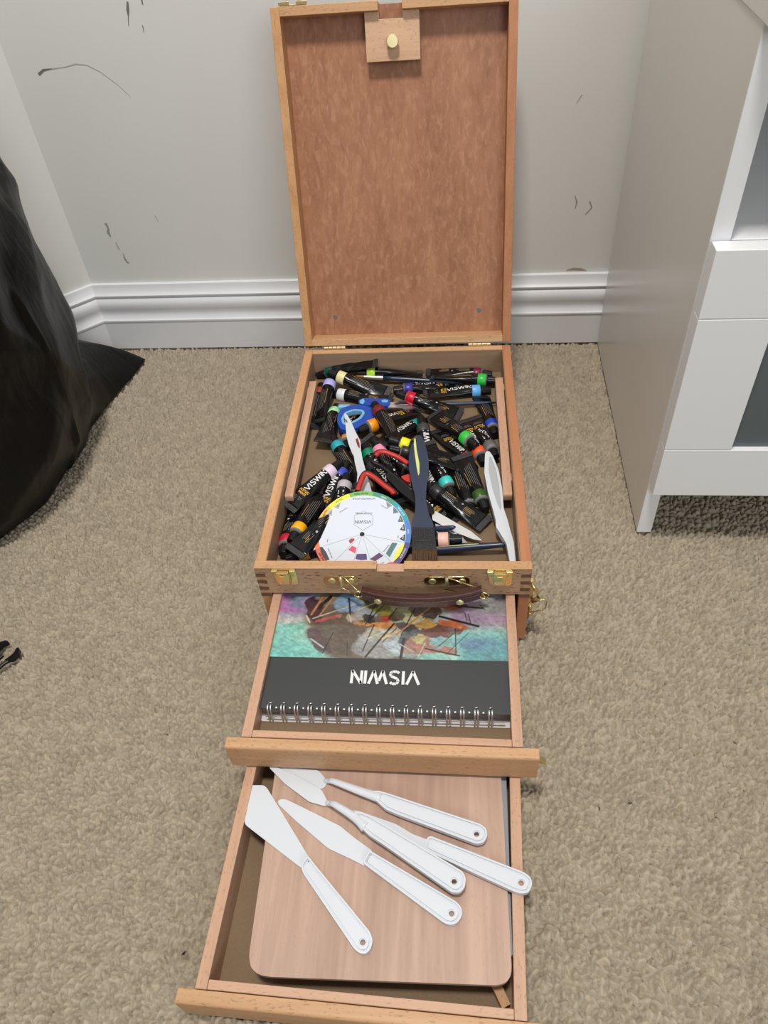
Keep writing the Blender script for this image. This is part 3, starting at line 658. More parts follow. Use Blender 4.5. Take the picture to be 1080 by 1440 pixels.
def ships():
    """generic painted sailing boats picture, as colour on a fine grid; a,b in photo-like units (a 378..717, b 838..928 near edge)"""
    nx, ny = 560, 260; x = np.linspace(-HWB, HWB, nx); y = np.linspace(.0572, .1678, ny); X, Y = np.meshgrid(x, y, indexing='ij')
    b = 928-(Y-.0572)/.0755*90; cxp = 547+(928-b)/90*6; ppm = 1431-(928-b)/90*86; a = cxp+X*ppm
    rs = np.random.RandomState(3)
    def vn(fx, fy, seed):
        r = np.random.RandomState(seed).rand(260, 260); u = a/fx % 250; v = (b+400)/fy % 250; i = u.astype(int); j = v.astype(int); fu = u-i; fv = v-j; fu = fu*fu*(3-2*fu); fv = fv*fv*(3-2*fv)
        return (r[i, j]*(1-fu)+r[i+1, j]*fu)*(1-fv)+(r[i, j+1]*(1-fu)+r[i+1, j+1]*fu)*fv
    nz = vn(22, 12, 1)*.6+vn(8, 4, 2)*.4; a2 = a+(vn(9, 6, 5)-.5)*6+(vn(3, 2, 15)-.5)*2; b2 = b+(vn(9, 6, 6)-.5)*5+(vn(3, 2, 16)-.5)*2
    S = lambda v, lo, hi: np.clip((v-lo)/(hi-lo), 0, 1)
    c = np.zeros(X.shape+(3,)); mix = lambda m, col: c*(1-m[..., None])+np.array(col)*m[..., None]
    c[:] = (.23, .50, .42)
    c = mix(S(b2, 878, 925)*S(460-a2, 0, 60), (.17, .48, .44)); c = mix(S(vn(40, 20, 9), .5, .9)*.5, (.45, .62, .50))
    c = mix(S(872-b2, -2, 12)*S(450-a2, -20, 30), (.40, .18, .38)); c = mix(S(858-b2, -4, 8)*S(a2-395, 0, 20)*S(440-a2, -5, 20), (.20, .25, .33))
    c = mix(np.exp(-((b2-874)/5)**2)*S(445-a2, 0, 20)*.8, (.62, .50, .50))
    c = mix(S(a2-600, 0, 40)*S(888-b2, -4, 14), (.34, .25, .33)); c = mix(S(a2-640, 0, 20)*S(b2-885, 0, 20), (.12, .31, .33)); c = mix(np.exp(-((a2-665)/30)**2-((b2-905)/10)**2)*.7, (.13, .20, .36))
    c = mix(S(a2-660, 0, 20)*S(866-b2, 0, 8)*.7, (.26, .29, .26))
    def blob(cx, cy, rx, ry, col, k=1.0, rot=0.0, e=.14):
        nonlocal c
        u = (a2-cx)*math.cos(rot)+(b2-cy)*math.sin(rot); v = -(a2-cx)*math.sin(rot)+(b2-cy)*math.cos(rot); d = (u/rx)**2+(v/ry)**2
        c = mix(S(1-d, -e, e)*k*(.75+.5*nz).clip(0, 1), col)
    blob(520, 880, 92, 62, (.17, .13, .095), 1, .15); blob(480, 888, 42, 36, (.12, .085, .06), .9, .5); blob(442, 858, 11, 22, (.06, .025, .04), 1, -.2); blob(450, 905, 10, 24, (.10, .05, .06), .9, -.6)
    blob(495, 845, 26, 15, (.20, .30, .42), 1, -.35); blob(515, 862, 16, 10, (.30, .33, .34), .9); blob(500, 870, 14, 6, (.42, .36, .30), .8)
    blob(555, 900, 55, 24, (.36, .37, .36), .9, -.25); blob(590, 905, 42, 18, (.33, .44, .44), .9, -.2); blob(545, 890, 30, 9, (.42, .38, .26), .8, -.1); blob(520, 915, 26, 9, (.28, .27, .26), .8); blob(560, 912, 20, 7, (.46, .52, .54), .9, .3)
    blob(550, 850, 46, 20, (.26, .24, .045), 1, .35); blob(575, 862, 26, 14, (.42, .40, .24), .95, .5); blob(520, 846, 14, 6, (.05, .04, .02), .9, .6)
    blob(600, 858, 22, 11, (.085, .05, .045), 1, .1); blob(520, 872, 9, 7, (.04, .035, .035), .9); blob(545, 872, 9, 5, (.38, .06, .035), 1); blob(560, 868, 12, 6, (.04, .03, .03), .8)
    blob(535, 880, 38, 3.4, (.48, .22, .07), 1, .07); blob(590, 880, 30, 4.5, (.055, .035, .03), .95, -.1)
    blob(628, 850, 26, 5.5, (.38, .10, .035), .95, .08); blob(645, 849, 14, 3, (.05, .03, .03), .9, .1)
    blob(625, 886, 36, 10, (.16, .07, .05), 1, -.18); blob(640, 878, 22, 5, (.44, .13, .04), .95, .15); blob(600, 878, 16, 6, (.42, .26, .07), .9); blob(575, 885, 20, 7, (.10, .09, .08), .9, .3)
    blob(586, 908, 22, 14, (.34, .19, .12), .95, -.3); blob(592, 900, 9, 7, (.48, .42, .18), .9); blob(610, 913, 36, 5, (.40, .18, .14), .95, .1); blob(620, 905, 10, 9, (.16, .40, .40), .6)
    blob(572, 896, 6, 16, (.05, .05, .05), .8, .5)
    def line(x0, y0, x1, y1, wd, col, k=1.0):
        nonlocal c
        dx, dy = x1-x0, y1-y0; L2 = dx*dx+dy*dy; t = np.clip(((a-x0)*dx+(b-y0)*dy)/L2, 0, 1); d = np.hypot(a-x0-t*dx, (b-y0-t*dy)); c = mix(S(wd-d, -.5, .5)*k, col)
    K = (.02, .015, .012); O = (.42, .19, .07)
    for L_ in ((466, 838, 448, 856, 2.2, K), (455, 838, 438, 866, 1.6, O), (448, 870, 470, 838, 1.0, O), (440, 872, 500, 850, .9, (.45, .40, .33)), (445, 876, 480, 866, 2.0, (.40, .09, .10)), (492, 840, 494, 866, 1.2, K), (493, 866, 495, 876, .9, (.5, .46, .4)),
               (470, 892, 455, 922, .7, K), (530, 848, 520, 872, .7, K), (545, 846, 515, 880, .7, K), (560, 855, 548, 872, .7, K), (528, 880, 512, 918, .8, K), (556, 878, 516, 926, 1.3, K), (560, 884, 540, 905, .6, K), (490, 905, 490, 924, .5, K), (586, 854, 566, 895, .8, K), (610, 850, 560, 894, 1.0, O),
               (676, 848, 683, 855, .6, K), (600, 846, 680, 853, 1.3, K), (655, 860, 658, 872, .5, K), (620, 866, 674, 880, 1.6, K), (660, 862, 664, 878, .6, K), (642, 884, 643, 921, .8, K), (641, 890, 618, 910, .5, K), (600, 913, 648, 922, 1.0, K), (632, 918, 660, 890, .4, K), (570, 900, 566, 926, 2.0, K), (431, 868, 436, 878, 1.0, (.62, .50, .40)),
               (438, 902, 456, 914, 1.0, (.45, .52, .52)), (590, 925, 600, 905, .5, (.5, .5, .45)), (560, 890, 540, 900, 1.2, (.6, .45, .25)), (584, 918, 564, 907, .6, (.5, .56, .56)), (520, 900, 545, 888, 1.0, (.5, .5, .45)), (505, 858, 540, 842, .6, (.5, .48, .4)), (610, 925, 655, 930, .6, (.4, .5, .5))): line(*L_)
    sa = a*.8+b*.6; sb = -a*.6+b*.8; rr_ = np.random.RandomState(31).rand(400, 900); st = (rr_[(sa/7 % 390).astype(int), ((sb+900)/1.3 % 880).astype(int)]-.5)*.16*S(b-850, -20, 40)+(vn(5, 3, 21)-.5)*.28+(vn(2.4, 1.6, 22)-.5)*.16; c = np.clip(c*(1+st[..., None]*1.5), 0, 1)**1.12
    co = np.stack([X, Y, np.full(X.shape, BZ+.00012)], -1).reshape(-1, 3); idx = np.arange(nx*ny).reshape(nx, ny)
    F = np.stack([idx[:-1, :-1], idx[1:, :-1], idx[1:, 1:], idx[:-1, 1:]], -1).reshape(-1, 4)
    me = bpy.data.meshes.new('picture'); me.from_pydata([tuple(GT @ Vector(p)) for p in co], [], F.tolist())
    ca = me.color_attributes.new('tone', 'FLOAT_COLOR', 'POINT'); ca.data.foreach_set('color', np.concatenate([c.reshape(-1, 3), np.ones((nx*ny, 1))], 1).astype(np.float32).ravel())
    me.materials.append(M['picture']); link('picture', me, cover)
ships()
mb = MB(); logo(mb, GT @ Matrix.Translation((-.0005, .0362, BZ+.0002)) @ Matrix.Rotation(math.pi, 4, 'Z'), .0145, .19); bpart('printed_name', mb, M['tube_white'], cover)
coil = MB(); coil.sweep([(-.112, -.0030, .0625), (.112, -.0030, .0625)], .0007, 6, T=GT); coil = bpart('coil_binding', coil, M['steel'])
for k in range(17):
    xk = -.1075+k*.01288-.0+.0025*0
    mb = MB()
    for dx in (-.0014, .0014):
        pts = [(xk+dx*(1.0), .0055+.0*math.cos(a)+(-.0095)*(.5-.5*math.cos(a))*1.0, .0610+.0140*math.sin(a)) for a in [math.pi*t/14 for t in range(15)]]
        pts = [(p[0], p[1], min(p[2], .0745)) for p in pts]+[(xk+dx, -.0040, .0563)]
        mb.sweep(pts, .00092, 6, T=GT)
    mb.sweep([(xk-.0014, .0055, .0725), (xk+.0014, .0062, .0725)], .00062, 6, T=GT)
    bpart('coil_ring', mb, M['steel'], coil, smooth=True)
mb = MB()
for k in range(16): mb.flat([circ(-.1011+k*.01288, .0012, .0009, 8)], BZ+.0001, BZ+.0004, T=GT)
bpart('binding_dot', mb, M['tube_white'], cover)

# ================================================================ lower drawer: boards, stick, five white palette knives
# outlines in metres in each thing's own frame (A to B is its axis)
BK = {
'stained_knife': {"A": [-0.0754, 0.269, 0.103], "B": [-0.0253, 0.1218, 0.099], "blade": [[-0.0014, 0.0003], [0.0026, 0.0031], [0.015, 0.0048], [0.0383, 0.0055], [0.0583, 0.0069], [0.081, 0.0021], [0.0866, -0.0046], [0.0776, -0.0077], [0.0572, -0.0081], [0.0397, -0.0066], [0.0209, -0.0031]], "neck": [[0.073, -0.0057], [0.0761, 0.0033], [0.0913, 0.0013], [0.109, 0.0002], [0.143, -0.0017], [0.1682, -0.0042], [0.1638, -0.0172], [0.1385, -0.015], [0.1265, -0.0145], [0.113, -0.0103], [0.093, -0.0088]], "stain": [[0.0525, 0.002], [0.0508, 0.0052], [0.0631, 0.0048], [0.0706, 0.0029], [0.066, 0.0014]], "stain2": [[0.0099, -0.0014], [0.0135, 0.0005], [0.0192, 0.0001], [0.0156, -0.0018]]},
'white_knife': {"A": [0.1057, 0.1938, 0.098], "B": [0.1241, 0.0231, 0.101], "body": [[0.0007, -0.0052], [-0.003, -0.003], [-0.0025, 0.0003], [0.007, 0.0032], [0.0327, 0.006], [0.0629, 0.0053], [0.0947, 0.0019], [0.1146, 0.0034], [0.1275, 0.0036], [0.1452, 0.0044], [0.1748, 0.0017], [0.1742, -0.0041], [0.1474, -0.0034], [0.1315, -0.0077], [0.1216, -0.0107], [0.1121, -0.0093], [0.0955, -0.0099], [0.0668, -0.0113], [0.0343, -0.0108]], "groove": [[0.0077, -0.0012], [0.0079, 0.0005], [0.0298, 0.0031], [0.0625, 0.0022], [0.0922, -0.0], [0.0987, -0.0018], [0.0872, -0.004], [0.0615, -0.0057], [0.0313, -0.0054]]},
'big_brush': {"A": [0.0233, 0.2033, 0.12], "B": [0.0334, 0.025, 0.095], "handle": [[0.001, -0.0026], [0.0001, 0.0008], [0.0093, 0.0047], [0.0239, 0.0075], [0.0403, 0.0093], [0.0561, 0.0087], [0.0766, 0.0055], [0.0966, 0.0039], [0.1163, 0.0063], [0.1289, 0.0104], [0.1365, 0.0108], [0.1352, -0.0129], [0.1277, -0.0127], [0.1107, -0.0083], [0.091, -0.0078], [0.0757, -0.0105], [0.0516, -0.0139], [0.0334, -0.0135], [0.015, -0.0097]], "ferrule": [[0.1343, -0.0129], [0.1356, 0.0116], [0.1641, 0.0126], [0.1628, -0.0129]], "bristle": [[0.1619, -0.0129], [0.1632, 0.0127], [0.1827, 0.0132], [0.1814, -0.0134]], "stripe": [[0.0052, -0.0061], [0.0064, -0.0048], [0.0231, -0.0041], [0.0341, -0.0028], [0.0449, -0.0015], [0.0586, -0.0019], [0.0627, -0.0033], [0.05, -0.0049], [0.0306, -0.0064], [0.0152, -0.0072]]},
'scissors_red': {"A": [-0.0454, 0.1568, 0.1165], "B": [0.0953, 0.0642, 0.088], "upper_b": [[0.0079, 0.014], [0.0038, 0.0222], [0.0041, 0.0314], [0.0105, 0.0369], [0.0209, 0.0383], [0.0333, 0.0384], [0.0462, 0.0376], [0.0583, 0.0249], [0.0695, 0.0092], [0.0539, 0.0114], [0.0362, 0.0134], [0.0196, 0.0151]], "upper_r": [[0.0063, 0.0229], [0.0061, 0.0301], [0.0109, 0.0349], [0.0197, 0.0372], [0.03, 0.0386], [0.0429, 0.0378]], "web": [[0.0482, 0.015], [0.0532, 0.0249], [0.062, 0.0154], [0.0564, 0.0135]], "lower_b": [[0.0226, -0.0328], [0.0167, -0.0213], [0.0119, -0.0086], [0.0136, -0.0014], [0.0231, -0.0005], [0.0377, -0.0022], [0.0509, -0.0036], [0.0608, -0.0062]], "lower_r": [[0.0226, -0.0315], [0.0179, -0.0203], [0.0138, -0.0084], [0.0169, -0.0044], [0.027, -0.0042], [0.0409, -0.0065], [0.0528, -0.0075], [0.0565, -0.0099]], "shank": [[0.0318, 0.0139], [0.0539, 0.0114], [0.0805, 0.0076], [0.0986, 0.004], [0.1081, -0.0013], [0.1067, -0.0077], [0.0864, -0.0063], [0.0583, -0.0029], [0.0345, 0.0048]], "blade": [[0.101, 0.0006], [0.1289, 0.0017], [0.14, 0.002], [0.1527, 0.0025], [0.1691, -0.0002], [0.1603, -0.005], [0.14, -0.0094], [0.1113, -0.0116]], "blade2": [[0.116, -0.0128], [0.1349, -0.0073], [0.1464, -0.0078], [0.1576, -0.0122], [0.1479, -0.0214], [0.1238, -0.0215]]},
'scissors_blue': {"A": [-0.084, 0.26, 0.1], "B": [0.0195, 0.2979, 0.091], "ring": [[-0.0014, -0.0057], [0.0034, 0.0099], [0.0107, 0.0204], [0.0211, 0.0238], [0.0353, 0.023], [0.0474, 0.0147], [0.0511, 0.0042], [0.0461, -0.01], [0.0359, -0.0194], [0.0236, -0.0234], [0.0081, -0.0264], [-0.0006, -0.021]], "ring_hole": [[0.0061, -0.0017], [0.0138, 0.01], [0.0259, 0.0129], [0.0361, 0.0084], [0.0362, 0.0021], [0.0291, -0.0067], [0.0215, -0.0107], [0.011, -0.0153], [0.0053, -0.0122]], "bow": [[0.0368, 0.0323], [0.0453, 0.0348], [0.061, 0.0287], [0.0745, 0.0249], [0.0772, 0.0176], [0.0709, 0.0097], [0.0563, 0.0122], [0.0429, 0.0192], [0.0357, 0.0245]], "tip": [[0.0382, 0.0303], [0.044, 0.0335], [0.0441, 0.027], [0.0406, 0.0215], [0.0366, 0.0242]], "tip2": [[0.0651, 0.0226], [0.0703, 0.0236], [0.0741, 0.0201], [0.0721, 0.0166], [0.0658, 0.0184]], "blade": [[0.0732, 0.0203], [0.1116, 0.0029], [0.1109, -0.0049], [0.0696, 0.0084]]},
'k1': {"A": [-0.0087, -0.3166, 0.0352], "B": [-0.1233, -0.1896, 0.0352], "blade": [[0.1705, 0.0004], [0.1632, -0.0083], [0.1587, -0.0093], [0.0841, -0.0043], [0.0796, -0.0034], [0.0795, 0.0055], [0.0846, 0.0072], [0.1424, 0.0235], [0.1459, 0.0228], [0.1692, 0.0019]], "handle": [[0.0808, 0.0054], [0.0837, -0.004], [0.0766, -0.0042], [0.0032, -0.0089], [-0.0031, -0.0069], [-0.0068, -0.0019], [-0.007, 0.0033], [-0.0034, 0.0068], [0.0015, 0.0081], [0.0139, 0.008], [0.0735, 0.0074]]},
'k2': {"A": [0.0613, -0.2925, 0.0352], "B": [-0.0943, -0.204, 0.0352], "blade": [[0.1792, -0.0022], [0.1749, -0.0041], [0.1548, -0.0065], [0.1197, -0.0103], [0.1016, -0.0085], [0.0833, -0.0078], [0.0813, 0.006], [0.0976, 0.0079], [0.1168, 0.0107], [0.1284, 0.0095], [0.1567, 0.0066], [0.1782, 0.0032], [0.1808, 0.001]], "handle": [[0.0847, -0.0056], [0.082, -0.0059], [0.002, -0.0094], [-0.0035, -0.0078], [-0.0068, -0.003], [-0.0064, 0.0033], [-0.0031, 0.0078], [0.0024, 0.0095], [0.0813, 0.006], [0.0841, 0.005]]},
'k3': {"A": [0.0634, -0.2704, 0.042], "B": [-0.1066, -0.1744, 0.042], "blade": [[0.1982, -0.0022], [0.1957, -0.0033], [0.1688, -0.0067], [0.1434, -0.0079], [0.1296, -0.001], [0.1317, 0.0026], [0.1462, 0.0068], [0.1763, 0.005], [0.1978, 0.0004]], "handle": [[0.1039, -0.003], [0.0989, -0.0067], [0.0902, -0.0084], [-0.0007, -0.0102], [-0.0056, -0.0073], [-0.0085, -0.0008], [-0.0071, 0.0052], [-0.0018, 0.0085], [0.066, 0.0059], [0.0816, 0.0057], [0.0911, 0.0037]], "crank": [[0.13, 0.0018], [0.1289, -0.0011], [0.1209, -0.0052], [0.1009, -0.0041], [0.0938, -0.0004], [0.094, 0.0026], [0.0998, 0.0018], [0.116, -0.0015], [0.1261, 0.0039]]},
'k4': {"A": [0.0827, -0.2302, 0.042], "B": [-0.1067, -0.1737, 0.042], "blade": [[0.2001, -0.0027], [0.1559, -0.0121], [0.1523, -0.0104], [0.1428, -0.005], [0.1435, 0.0016], [0.1479, 0.0045], [0.1969, -0.0008]], "handle": [[0.1012, -0.0057], [0.0941, -0.0087], [0.0848, -0.0091], [-0.0001, -0.0089], [-0.0058, -0.0064], [-0.008, -0.0002], [-0.0064, 0.0053], [-0.001, 0.0084], [0.0714, 0.0059], [0.0824, 0.005], [0.0936, 0.0]], "crank": [[0.1431, -0.0008], [0.1414, -0.0035], [0.1324, -0.0072], [0.1156, -0.0071], [0.0988, -0.0065], [0.0929, -0.0016], [0.1008, -0.001], [0.1169, -0.0018], [0.1294, -0.0018], [0.14, 0.0031]]},
'k5': {"A": [0.1179, -0.2677, 0.0385], "B": [-0.027, -0.2122, 0.0385], "blade": [[0.1552, -0.0017], [0.1496, -0.003], [0.1266, -0.0045], [0.1153, -0.0052], [0.0988, -0.0029], [0.0832, -0.0037], [0.0821, 0.0055], [0.0897, 0.0062], [0.1077, 0.0074], [0.1244, 0.0079], [0.1477, 0.0023], [0.1548, 0.0006]], "handle": [[0.0851, -0.0035], [0.0828, -0.0058], [0.0011, -0.0085], [-0.0048, -0.0068], [-0.0075, -0.002], [-0.0066, 0.0049], [-0.0016, 0.0081], [0.0041, 0.0089], [0.0815, 0.0071], [0.084, 0.0057]]},
'board': [[-0.0997, -0.3277], [-0.097, -0.3359], [-0.0905, -0.3405], [-0.0812, -0.3418], [0.095, -0.3393], [0.1021, -0.3368], [0.1056, -0.3315], [0.1062, -0.3257], [0.1051, -0.1596], [-0.1039, -0.1655]],
'grey': [[-0.0966, -0.1698], [0.1103, -0.1639], [0.1077, -0.3181], [-0.0734, -0.3186]],
'stick': [[0.0907, -0.3278, 0.016], [0.1002, -0.3493, 0.016]],
}
WC = (-0.0355, 0.0634, 0.1005)
# tube: name, description, band colour, cap end, crimped end, which print faces up, roll
TUBES = [
("red-brown", "half buried paint tube with brick red band under the lavender banded tube at the left", [0.35, 0.05, 0.03], [-0.1168, 0.3531, 0.089], [-0.1174, 0.2631, 0.0866], "side", -28),
("black crumpled left", "mostly hidden black tube lying along the front edge left of the colour wheel", [0.7, 0.45, 0.1], [-0.1186, 0.0412, 0.086], [-0.0345, 0.0717, 0.0954], "none", 0),
("crimson", "paint tube with crimson band and black cap in the front left corner", [0.55, 0.01, 0.04], [-0.1209, 0.0421, 0.092], [-0.1187, 0.1317, 0.0837], "back", -10),
("white", "paint tube with white band below the cream banded tube", [0.75, 0.76, 0.78], [-0.1051, 0.3355, 0.0875], [-0.0184, 0.3115, 0.0895], "back", 6),
("orange hidden", "paint tube with dull orange band hidden behind the stained white knife", [0.6, 0.3, 0.08], [-0.0691, 0.2175, 0.089], [-0.0696, 0.3075, 0.086], "front", -8),
("indigo", "paint tube with deep indigo band, lying behind the light blue banded tube", [0.03, 0.03, 0.3], [-0.017, 0.337, 0.089], [0.0718, 0.351, 0.0863], "front", -12),
("emerald", "paint tube with emerald green band left of the red scissors handle", [0.0, 0.27, 0.13], [-0.0475, 0.2252, 0.089], [-0.0135, 0.1419, 0.0862], "front", -12),
("turquoise left", "paint tube with turquoise blue band at the left of the stained knife", [0.02, 0.38, 0.45], [-0.0876, 0.2357, 0.0935], [-0.048, 0.1551, 0.0875], "side", 30),
("gold left", "black tube with gold printed end just below the orange banded tube", [0.02, 0.02, 0.02], [0.0178, 0.1703, 0.0879], [-0.0475, 0.2317, 0.095], "front", -8),
("pink", "paint tube with candy pink band under the red scissors loop", [0.85, 0.3, 0.45], [-0.0334, 0.2181, 0.104], [0.0047, 0.1386, 0.0859], "back", -10),
("vermilion", "paint tube with orange red band whose cap rests above the white knife", [0.85, 0.1, 0.02], [0.0999, 0.1887, 0.089], [0.0763, 0.2755, 0.0864], "front", -8),
("magenta", "paint tube with dark magenta band pointing down right at centre right", [0.3, 0.005, 0.05], [0.0887, 0.1788, 0.089], [0.043, 0.2563, 0.0864], "front", 8),
("royal blue", "paint tube with royal blue band and cap towards the front, against the right strip", [0.01, 0.05, 0.5], [0.1145, 0.2392, 0.0905], [0.0998, 0.3277, 0.0839], "lines", 10),
("grey", "paint tube with grey band and printed name, second from the right strip", [0.12, 0.12, 0.12], [0.1133, 0.1932, 0.095], [0.0884, 0.2794, 0.0878], "front", -8),
("teal", "paint tube with teal band ending beside the grey capped tube", [0.0, 0.25, 0.22], [0.0273, 0.2747, 0.086], [-0.0269, 0.2063, 0.1079], "front", 8),
("black centre", "black paint tube with thin silver ring above the top of the wide navy brush", [0.05, 0.05, 0.05], [0.0226, 0.2637, 0.0995], [0.038, 0.1767, 0.0825], "front", -12),
("turquoise lower", "black tube squeezed between the wide navy brush and the bright turquoise banded tube", None, [0.0471, 0.1247, 0.0875], [0.0181, 0.2098, 0.091], "front", 0),
("turquoise", "paint tube with bright turquoise band right of the big navy brush", [0.05, 0.6, 0.52], [0.0625, 0.1365, 0.086], [0.0286, 0.219, 0.098], "front", 0),
("dark slim", "narrow black tube on edge left of the olive banded tube", None, [0.0839, 0.1075, 0.0875], [0.0637, 0.1951, 0.0924], "lines", -8),
("violet blue", "paint tube with violet blue band lying under the lilac banded tube", [0.05, 0.08, 0.5], [-0.0635, 0.1854, 0.0965], [-0.0944, 0.1016, 0.0856], "front", 0),
("amber", "paint tube with amber yellow band and cap to the front left", [0.9, 0.42, 0.0], [-0.1129, 0.054, 0.0995], [-0.0876, 0.1401, 0.0919], "side", 24),
("grey mauve", "paint tube with pale mauve grey band touching the top of the colour wheel", [0.5, 0.47, 0.5], [-0.0619, 0.1612, 0.098], [-0.068, 0.0716, 0.092], "front", 8),
("gold right", "black tube with gold print whose crimp points at the small metal blade", [0.02, 0.02, 0.02], [-0.0077, 0.1467, 0.092], [0.0656, 0.0951, 0.0845], "front", 0),
("peach", "paint tube with pale peach band and black cap at the front centre", [0.85, 0.48, 0.4], [0.0722, 0.0607, 0.0965], [-0.0176, 0.0587, 0.0913], "none", 0),
("lavender", "paint tube with lavender band at the left, above the mint one", [0.42, 0.42, 0.8], [-0.1005, 0.3593, 0.0995], [-0.1135, 0.2709, 0.0886], "side", 24),
("dark green", "paint tube with bottle green band leaning in the back left corner", [0.0, 0.08, 0.06], [-0.1265, 0.378, 0.0856], [-0.0395, 0.3775, 0.1085], "none", 0),
("lime", "paint tube with lime green band along the back wall", [0.4, 0.7, 0.02], [-0.0688, 0.3716, 0.0935], [0.0212, 0.3716, 0.0935], "side", -28),
("maroon", "paint tube with maroon band furthest right along the back wall", [0.15, 0.005, 0.04], [0.1161, 0.37, 0.0875], [0.0264, 0.3773, 0.0905], "back", 6),
("bright green back", "paint tube with bright green band just in front of the maroon one", [0.02, 0.5, 0.05], [0.1216, 0.347, 0.0935], [0.033, 0.3626, 0.0919], "side", 24),
("mint", "paint tube with mint green band and wide crimp at the left", [0.4, 0.78, 0.42], [-0.0908, 0.309, 0.086], [-0.0972, 0.2201, 0.0989], "lines", -8),
("orange", "paint tube with orange band and cap towards the blue scissors", [0.9, 0.3, 0.0], [-0.0556, 0.2439, 0.0965], [0.019, 0.294, 0.0917], "front", -12),
("cream", "paint tube with cream yellow band lying diagonally near the back left", [0.8, 0.72, 0.35], [-0.105, 0.3555, 0.107], [-0.0221, 0.3253, 0.0894], "side", 24),
("light blue", "paint tube with light blue band and upright printed name near the back right", [0.12, 0.42, 0.8], [0.1129, 0.3349, 0.0875], [0.0234, 0.3257, 0.0906], "front", 8),
("red", "paint tube with bright red band lying diagonally at the back centre", [0.6, 0.0, 0.02], [-0.0103, 0.3125, 0.1025], [0.0734, 0.2831, 0.0874], "back", 6),
("dark red", "paint tube with dark red band pointing away towards the orange one", [0.22, 0.01, 0.01], [-0.0384, 0.2887, 0.104], [-0.0012, 0.2069, 0.1072], "side", -28),
("yellow", "paint tube with bright yellow band next to the tip of the big navy brush", [0.85, 0.8, 0.0], [-0.0138, 0.2071, 0.113], [0.0711, 0.1857, 0.0923], "none", 0),
("green", "paint tube with grass green band and green dotted cap at the centre right", [0.03, 0.55, 0.05], [0.0909, 0.2095, 0.098], [0.0381, 0.2822, 0.0932], "back", -10),
("black diagonal", "black tube with white dot on its back right of the big brush top", [0.02, 0.02, 0.02], [-0.0127, 0.1966, 0.108], [0.0694, 0.1817, 0.0935], "back", -10),
("olive", "paint tube with olive green band beside the white knife", [0.03, 0.09, 0.01], [0.0989, 0.1086, 0.092], [0.0724, 0.1944, 0.0983], "lines", -8),
("back print", "black tube showing its fine printed back, widest at centre front", [0.02, 0.02, 0.02], [0.0284, 0.143, 0.1006], [0.0991, 0.0885, 0.089], "back", 6),
("lilac", "paint tube with pale lilac pink band and upright printed name at the left", [0.75, 0.6, 0.75], [-0.0696, 0.1772, 0.104], [-0.1263, 0.1076, 0.0976], "front", -8),
("crumpled", "black tube with wide crumpled crimp in the front left corner", [0.02, 0.02, 0.02], [-0.0577, 0.1112, 0.101], [-0.1077, 0.0364, 0.101], "back", -10),
("grey crimp center", "printed black tube crossing between the two red scissors loops", [0.02, 0.02, 0.02], [-0.0434, 0.1899, 0.0945], [0.0089, 0.1168, 0.098], "front", -12),
]
BRUSHES = [
("brush navy", [-0.0718, 0.3629, 0.095], [0.121, 0.3493, 0.086], 0.0031, "slim navy paint brush with orange hair lying along the back of the tray", "bristle", True, False),
("brush blue", [-0.0867, 0.2962, 0.0935], [0.1191, 0.3067, 0.089], 0.0028, "slim brush with light blue end lying across the blue scissors", "blue", True, False),
("brush stub", [-0.0115, 0.1281, 0.104], [-0.0056, 0.1445, 0.1085], 0.0019, "thin navy brush end crossing the lower red scissors grip", "none", True, False),
("brush mid", [0.0258, 0.0781, 0.089], [0.0655, 0.0742, 0.101], 0.0033, "short end of a navy brush just above the peach banded tube", "none", True, False),
("brush long", [0.0226, 0.0516, 0.086], [0.1213, 0.0508, 0.0995], 0.004, "navy brush with a pale yellow streak lying along the front right of the tray", "none", True, True),
]
DZ = .0352
def board(name, key, z0, z1, mat, label, cat, rr, bev=.0005):
    P = BK[key]; cx = sum(p[0] for p in P)/len(P); cy = sum(p[1] for p in P)/len(P)
    mb = MB(); mb.flat([round_poly([(p[0]-cx, p[1]-cy) for p in P], rr, 4)], 0, z1-z0)
    o = obj(name, mb, mat, None, bev); o.location = (cx, cy, z0); return tag(o, label, cat)
board('palette_board', 'board', .0306, DZ, M['board_ply'], 'flat pinkish plywood palette board with rounded corners in the lower drawer', 'palette board', .004)
board('canvas_panel', 'grey', .0250, .0302, plain('grey_primed_panel', (.26, .28, .32), .5), 'thin grey panel showing along the right edge under the plywood board', 'panel', .002)
s0, s1 = BK['stick']; mb = MB()
T_ = frame_mat((s0[0], s0[1], .0190), (s1[0]+.001, s1[1]+.002, .0135)); L_ = (Vector((s1[0], s1[1], .0135))-Vector((s0[0], s0[1], .0190))).length
mb.box(-.015, L_, -.0038, .0038, -.0028, .0028); o = obj('wooden_stick', mb, M['beech'], None, .0006); o.matrix_world = T_
tag(o, 'short square wooden stick poking out from under the plywood board', 'stick')

